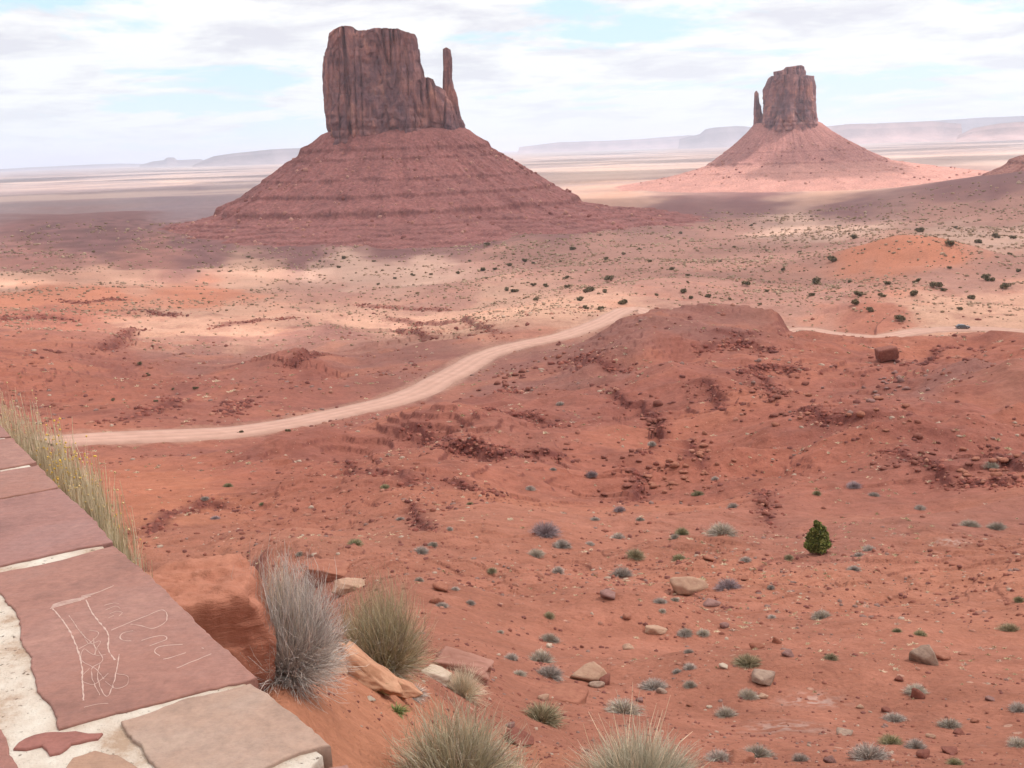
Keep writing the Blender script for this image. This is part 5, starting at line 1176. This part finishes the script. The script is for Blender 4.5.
# small shrubs: prototypes of unit size, copied by sharing mesh data
def proto(name, cols, n, seed, up=0.2, w=0.055, flat=1.0):
    out_ = []
    for k in range(3):
        n = 1100; w = 0.034; cols = [tuple(x * .86 for x in c_) for c_ in cols]
        V, Fc, C = blades(n=n, rx=1.0, h=1.0, width=w, cols=cols, seed=seed + k, base_r=0.4, curl=0.24, lenvar=(0.72, 0.95), up_bias=up, seg=3, droop=0.1)
        V[:, 0] *= 1 + 0.25 * np.sign(V[:, 1]) * 0.3; out_.append(mesh_np(name, V, Fc, M_LEAF, C, smooth_=False))
    return out_
PROT = {'grey': proto('shrub', GREY, 520, 200), 'green': proto('shrub', GRN + OLV, 520, 210), 'olive': proto('shrub', OLV, 520, 220), 'purple': proto('shrub', PURP, 520, 230), 'sage': proto('shrub', SAGE + GREY, 520, 240)}
hand_shrubs = [(355, 545, 16, 'green'), (421, 553, 16, 'grey'), (433, 546, 10, 'sage'), (536, 556, 16, 'sage'), (545, 534, 28, 'purple'), (562, 547, 20, 'grey'), (618, 539, 14, 'grey'), (682, 534, 15, 'green'), (675, 538, 10, 'sage'), (679, 560, 14, 'green'), (635, 557, 20, 'olive'), (622, 576, 22, 'grey'), (558, 572, 13, 'grey'), (492, 572, 11, 'olive'),
 (419, 581, 10, 'sage'), (455, 590, 9, 'grey'), (442, 607, 12, 'grey'), (470, 604, 10, 'grey'), (549, 617, 12, 'olive'), (500, 633, 8, 'sage'), (549, 641, 20, 'sage'), (511, 659, 14, 'grey'), (541, 662, 26, 'sage'), (549, 676, 28, 'grey'), (519, 675, 14, 'sage'), (660, 603, 13, 'grey'), (675, 601, 9, 'sage'), (662, 612, 8, 'sage'), (684, 635, 14, 'grey'), (677, 673, 10, 'grey'),
 (690, 669, 14, 'grey'), (654, 689, 28, 'grey'), (690, 687, 14, 'sage'), (622, 713, 36, 'sage'), (541, 721, 44, 'olive'), (592, 476, 12, 'purple'), (530, 490, 10, 'grey'), (620, 511, 12, 'purple'), (470, 505, 8, 'green'), (385, 488, 10, 'green'), (652, 445, 9, 'grey'), (698, 495, 13, 'green'), (722, 534, 28, 'sage'), (728, 588, 24, 'purple'), (733, 508, 12, 'grey'),
 (854, 487, 15, 'purple'), (817, 494, 9, 'green'), (874, 496, 11, 'grey'), (920, 509, 10, 'grey'), (970, 526, 17, 'sage'), (997, 529, 17, 'sage'), (869, 551, 14, 'grey'), (859, 556, 10, 'grey'), (854, 570, 13, 'grey'), (746, 561, 11, 'grey'), (789, 560, 9, 'olive'), (771, 588, 8, 'grey'), (772, 618, 9, 'grey'), (822, 618, 20, 'sage'), (897, 632, 10, 'green'), (920, 635, 12, 'green'),
 (1010, 631, 18, 'olive'), (686, 634, 14, 'sage'), (703, 635, 14, 'sage'), (748, 665, 28, 'olive'), (689, 653, 10, 'grey'), (748, 698, 19, 'sage'), (726, 716, 22, 'sage'), (831, 659, 14, 'olive'), (916, 693, 22, 'sage'), (895, 721, 20, 'grey'), (950, 727, 20, 'sage'), (891, 744, 22, 'green'), (869, 759, 36, 'grey'), (916, 748, 20, 'grey'), (1019, 746, 20, 'sage'), (1019, 711, 18, 'grey'),
 (758, 757, 30, 'sage'), (720, 761, 26, 'grey'), (955, 765, 16, 'green'), (801, 761, 16, 'grey'), (991, 469, 14, 'sage'), (1019, 601, 10, 'green'), (400, 520, 9, 'grey'), (450, 530, 7, 'grey'), (595, 520, 9, 'grey'), (640, 520, 9, 'sage'), (590, 545, 10, 'grey'), (228, 487, 10, 'green'), (205, 500, 8, 'grey'), (215, 519, 9, 'purple'), (262, 505, 6, 'green'), (300, 555, 8, 'sage'), (715, 480, 8, 'grey'), (560, 405, 9, 'grey'), (553, 470, 7, 'grey')]
GSH = 'small desert shrubs on the red slope'
for i, (px, py, w, k) in enumerate(hand_shrubs):
    P = cast(px, py)
    if P is None: continue
    d_ = np.linalg.norm(P); o = link('shrub', PROT[k][i % 3]); s_ = 0.98 * w * d_ / F / 2
    o.location = tuple(P - np.array([0, 0, 0.02 * s_])); hh = random.uniform(0.75, 1.05); o.scale = (s_ * 1.05, s_ * 0.95, s_ * hh); o.rotation_euler = (0, 0, random.uniform(0, 6.28))
    tag(o, None, 'shrub', GSH); reg.append((o, ('small ' if w < 14 else 'broad ' if w > 24 else '') + {'grey': 'grey shrub', 'green': 'green shrub', 'olive': 'olive shrub', 'purple': 'purplish shrub', 'sage': 'pale sage shrub'}[k], px, py))
# junipers on the valley floor
M_JUN = mat_attr('juniper_leaves', 0.3, 1.5)
def leafball(n, seed, cols, blobs, leaf):
    r_ = np.random.default_rng(seed); P = []
    for (x, y, z, s_) in blobs:
        q = r_.normal(size=(n // len(blobs), 3)); q /= np.linalg.norm(q, axis=1, keepdims=True); q *= (r_.uniform(0.35, 1, (len(q), 1)) ** 0.5) * s_; P.append(q * np.array([1, 1, .85]) + (x, y, z))
    P = np.concatenate(P); n = len(P); T = r_.normal(size=(n, 4, 3)) * leaf + P[:, None]
    Fx = np.arange(n * 4).reshape(-1, 4); c = np.array(cols); cc = c[r_.integers(0, len(c), n)] * r_.uniform(.7, 1.3, (n, 1))
    return T.reshape(-1, 3), Fx, np.repeat(cc, 4, 0)
JC = [(0.17, 0.135, 0.08), (0.22, 0.175, 0.11), (0.13, 0.105, 0.065), (0.27, 0.21, 0.13)]
JP = []
for k in range(5):
    r_ = np.random.default_rng(k + 600); bl = [(r_.uniform(-.55, .55), r_.uniform(-.55, .55), r_.uniform(.3, .85), r_.uniform(.3, .5)) for _ in range(7)]
    V, Fc, C = leafball(900, 700 + k, JC, bl, 0.085); JP.append(mesh_np('juniper', V, Fc, M_JUN, C, smooth_=False))
jun = [(487, 246, 8), (573, 250, 8), (606, 260, 8), (624, 255, 6), (566, 279, 8), (609, 281, 13), (515, 292, 10), (507, 291, 8), (534, 286, 9), (546, 287, 8), (536, 301, 8), (589, 292, 14), (580, 301, 11), (568, 288, 9), (586, 309, 8), (601, 310, 9), (623, 304, 12), (657, 296, 6), (684, 293, 9), (691, 299, 7), (672, 270, 7), (688, 276, 6), (605, 293, 8), (458, 274, 8), (483, 271, 8),
 (495, 270, 6), (509, 266, 7), (525, 262, 8), (533, 264, 6), (413, 276, 6), (395, 279, 5), (431, 275, 5), (378, 285, 5), (486, 279, 5), (344, 259, 7), (374, 262, 5), (339, 268, 6), (854, 239, 9), (949, 246, 15), (996, 238, 9), (1013, 239, 8), (978, 243, 9), (833, 262, 15), (783, 271, 8), (816, 284, 14), (746, 286, 11), (708, 297, 9), (683, 292, 8), (671, 270, 6), (688, 283, 5),
 (767, 292, 6), (812, 296, 8), (849, 283, 6), (887, 285, 12), (916, 283, 9), (936, 288, 14), (944, 291, 8), (913, 296, 13), (949, 269, 8), (988, 281, 14), (1005, 289, 12), (971, 299, 9), (859, 296, 13), (855, 305, 14), (882, 297, 9), (900, 321, 13), (751, 226, 5), (681, 234, 6), (839, 227, 6), (957, 229, 7), (799, 253, 6), (919, 232, 10), (320, 262, 5), (248, 258, 6), (230, 272, 5), (219, 272, 4),
 (199, 272, 5), (326, 254, 4), (140, 365, 8), (148, 376, 6), (156, 402, 6), (196, 389, 7), (113, 401, 6), (173, 390, 5), (240, 434, 8), (288, 432, 7), (720, 262, 5), (735, 248, 5), (600, 236, 5), (640, 250, 5), (650, 262, 6), (560, 262, 5), (470, 262, 5), (452, 255, 4), (870, 312, 9), (960, 310, 7), (1010, 255, 6), (1018, 272, 8), (760, 305, 7), (730, 300, 6)]
for i, (px, py, w) in enumerate(jun):
    P = cast(px, py, 120)
    if P is None: continue
    d_ = np.linalg.norm(P); s_ = 0.82 * w * d_ / F / 2; o = link('juniper', JP[i % 5]); o.location = tuple(P); o.scale = (s_, s_, s_ * random.uniform(.75, 1.0)); o.rotation_euler = (0, 0, random.uniform(0, 6.28))
    tag(o, None, 'juniper', 'dark junipers dotted over the valley floor'); reg.append((o, ('small ' if w < 7 else 'large ' if w > 11 else '') + 'dark juniper', px, py))
# the bright young tree on the slope
P = cast(817, 553); d_ = np.linalg.norm(P); s_ = 31 * d_ / F
tree = empty('juniper_tree', tuple(P), 'bright green rounded young juniper standing alone on the red slope', 'tree')
r_ = np.random.default_rng(77)
bl = [(-.12, 0, .18, .20), (.14, .05, .17, .19), (0, -.08, .34, .22), (.17, 0, .44, .17), (-.17, .05, .43, .18), (.02, 0, .60, .20), (.12, .04, .72, .14), (-.11, -.05, .70, .13), (.27, -.08, .30, .13), (-.27, -.04, .26, .14), (0.02, .1, .84, .11), (-.20, 0, .58, .10), (.22, 0, .58, .10), (-.05, 0, .95, .06), (.05, -.15, .2, .18)]
V, Fc, C = leafball(9000, 800, [(0.17, 0.19, 0.05), (0.24, 0.25, 0.07), (0.11, 0.13, 0.04), (0.08, 0.09, 0.035), (0.30, 0.29, 0.10)], bl, 0.021)
link('crown', mesh_np('crown', V * s_ * 1.02, Fc, M_JUN, C, smooth_=False), tree)
Vt_, Ft_ = [], []
def tube(pts, r0, r1, n=8):
    V, Fc = [], []; pts = np.array(pts, float)
    for i, p in enumerate(pts):
        tg_ = pts[min(i + 1, len(pts) - 1)] - pts[max(i - 1, 0)]; tg_ /= np.linalg.norm(tg_) + 1e-9; a = np.cross(tg_, (0.3, 1, 0.1)); a /= np.linalg.norm(a); c = np.cross(tg_, a); rr = r0 + (r1 - r0) * i / (len(pts) - 1)
        for k in range(n): V.append(p + rr * (math.cos(6.2832 * k / n) * a + math.sin(6.2832 * k / n) * c))
    for i in range(len(pts) - 1):
        for k in range(n): Fc.append((i * n + k, i * n + (k + 1) % n, (i + 1) * n + (k + 1) % n, (i + 1) * n + k))
    return np.array(V), np.array(Fc)
tb = [tube([(0, 0, -.05), (.01, 0, .2), (-.01, .02, .5), (0.02, 0, .8)], .045, .012), tube([(0, 0, .1), (.1, .04, .25), (.16, .05, .42)], .022, .006), tube([(0, 0, .15), (-.1, -.02, .3), (-.17, .03, .45)], .022, .006)]
Vj, Fj, Cj = join([(v * s_, f, np.full((len(v), 3), (0.12, 0.085, 0.065))) for v, f in tb]); link('trunk', mesh_np('trunk', Vj, Fj, M_LEAF, Cj), tree)

# uncounted tiny scrub on the plain and slope
M_SCRUB = mat_attr('scrub', 0.2, 2.0)
def scrub_col(P, r_):
    base = np.array([(0.25, 0.165, 0.11), (0.31, 0.205, 0.14), (0.38, 0.27, 0.19), (0.19, 0.125, 0.08)]); return base[r_.choice(4, len(P), p=[.3, .35, .2, .15])]
V2 = ICO[1][0] * np.array([1, 1, .8]) + np.array([0, 0, .35])
dens_s = lambda x, y, r: np.clip(0.15 + smooth(-0.2, 0.5, fbm2(x / 90 + 13, y / 90, 3, 640)), 0, 1) * np.where((np.arctan2(x, y) > -0.05), 1.0, 0.55)
scatter_mesh('scrub', 15000, samp(0, 66, 178, 0, 0, 0.4, 1.9, dens_s, 13, 1.6, (330, 2400)), (V2, ICO[1][1]), M_SCRUB, scrub_col, 'uncounted tiny scrub covering the valley floor', 'scrub')
dens_t = lambda x, y, r: np.clip(smooth(0.0, 0.6, fbm2(x / 18 + 23, y / 18, 3, 650) + .15), 0.04, 1)
def sc2(P, r_):
    base = np.array([(0.52, 0.40, 0.28), (0.56, 0.44, 0.30), (0.38, 0.30, 0.18), (0.44, 0.32, 0.25)]); return base[r_.integers(0, 4, len(P))]
Vs_, Fs_, _c = blades(n=16, rx=1.0, h=0.9, width=0.28, cols=GREY, seed=900, base_r=0.3, seg=2, up_bias=0.2)
scatter_mesh('scrub', 3400, samp(0, 140, 560, 0, 0, 1.3, 4.4, dens_t, 17, 1.8, (9, 330)), (Vs_, Fs_), M_LEAF, sc2, 'uncounted tiny grey tufts on the red slopes', 'scrub')

# ------------------------------------------------------------------ CAR
def mat_flat(name, c, rough=0.5, spec=0.5, metal=0.0):
    mt, t, b = new_mat(name); n = tnoise(t, 3, 3); r = ramp(t, [(0.3, tuple(x * .92 for x in c)), (0.7, tuple(min(1, x * 1.08) for x in c))]); t.links.new(n, r.inputs[0]); t.links.new(r.outputs[0], b.inputs['Base Color'])
    b.inputs['Roughness'].default_value = rough; b.inputs['Specular IOR Level'].default_value = spec; b.inputs['Metallic'].default_value = metal; return mt
ki = int(np.argmin(np.abs(project(road)[0] - 962) + (np.hypot(road[:, 0], road[:, 1]) < 300) * 1e4)); cpos = road[ki]; ct = road[min(ki + 3, len(road) - 1)] - road[ki - 3]
if ct[0] < 0: ct = -ct
car = empty('car', (cpos[0], cpos[1], cpos[2] + 0.07), 'dark grey car driving along the pale dirt road', 'car', rz=math.atan2(ct[1], ct[0]))
def extr(prof, w0, w1f):
    V, Fc = [], []; n = len(prof)
    for s_ in (-1, 1):
        for x, z in prof: V.append((x, s_ * (w0 * (1 - w1f * max(0, z - 0.9))), z))
    Fc.append(tuple(range(n))[::-1]); Fc.append(tuple(range(n, 2 * n)))
    for i in range(n): Fc.append((i, (i + 1) % n, n + (i + 1) % n, n + i))
    return V, Fc
V, Fc = extr([(-2.25, .35), (-1.9, .28), (1.9, .28), (2.25, .35), (2.3, .6), (2.15, .80), (1.1, .95), (0.45, 1.38), (-0.2, 1.47), (-1.1, 1.45), (-1.9, 1.02), (-2.22, .95), (-2.3, .6)], .9, .35)
me = mesh_np('body', V, Fc, mat_flat('car_paint', (0.06, 0.06, 0.075), .3, .6), smooth_=False); bo = link('body', me, car); bv = bo.modifiers.new('bevel', 'BEVEL'); bv.width = 0.06; bv.segments = 2
M_GL = mat_flat('car_glass', (0.06, 0.065, 0.07), .12, .5)
for s_ in (-1, 1):
    V = [(0.95, s_ * .89, .98), (0.40, s_ * .76, 1.34), (-.95, s_ * .75, 1.38), (-1.6, s_ * .86, 1.04)]; V = V + [(x, y + s_ * .012 - s_ * .05, z) for x, y, z in V]; V = [(x, y + s_ * .02, z) for x, y, z in V]
    link('side_window', mesh_np('side_window', V, [(0, 1, 2, 3), (7, 6, 5, 4), (0, 4, 5, 1), (1, 5, 6, 2), (2, 6, 7, 3), (3, 7, 4, 0)], M_GL, smooth_=False), car)
for nm, (xa, za, xb, zb_) in (('windscreen', (1.06, 1.0, .50, 1.37)), ('rear_window', (-1.15, 1.45, -1.85, 1.08))):
    nx = .03 if nm == 'windscreen' else -.03
    V = [(xa + nx, -.72, za + .02), (xa + nx, .72, za + .02), (xb + nx, .66, zb_ + .02), (xb + nx, -.66, zb_ + .02)]; V += [(x - nx, y, z - .04) for x, y, z in V]
    link(nm, mesh_np(nm, V, [(0, 1, 2, 3), (7, 6, 5, 4), (0, 4, 5, 1), (1, 5, 6, 2), (2, 6, 7, 3), (3, 7, 4, 0)], M_GL, smooth_=False), car)
M_TY = mat_flat('tyre_rubber', (0.02, 0.02, 0.02), .9, .2); M_RIM = mat_flat('wheel_rim', (0.4, 0.4, 0.42), .35, .5, .8)
for x in (-1.4, 1.4):
    for s_ in (-1, 1):
        def disc(r_out, y0, y1, n=20):
            V = []; Fc = []
            for y in (y0, y1):
                for k in range(n): V.append((r_out * math.cos(6.2832 * k / n), y, r_out * math.sin(6.2832 * k / n)))
            Fc = [tuple(range(n)), tuple(range(2 * n - 1, n - 1, -1))] + [(k, n + k, n + (k + 1) % n, (k + 1) % n) for k in range(n)]; return V, Fc
        V, Fc = disc(.33, -.11, .11); wh = link('wheel', mesh_np('wheel', V, Fc, M_TY, smooth_=False), car, (x, s_ * .82, .33))
        V, Fc = disc(.20, .02, .125) if s_ > 0 else disc(.20, -.125, -.02); link('rim', mesh_np('rim', V, Fc, M_RIM, smooth_=False), wh)
for s_ in (-1, 1):
    V = [(dx, dy, dz) for dx in (-.05, .05) for dy in (-.16, .16) for dz in (-.07, .07)]; Fb = [(0, 1, 3, 2), (4, 6, 7, 5), (0, 4, 5, 1), (2, 3, 7, 6), (0, 2, 6, 4), (1, 5, 7, 3)]
    link('headlight', mesh_np('headlight', V, Fb, M_GL, smooth_=False), car, (2.22, s_ * .62, .68)); link('tail_light', mesh_np('tail_light', V, Fb, mat_flat('red_lens', (0.4, 0.02, 0.02), .2), smooth_=False), car, (-2.24, s_ * .64, .80))
finish_labels()
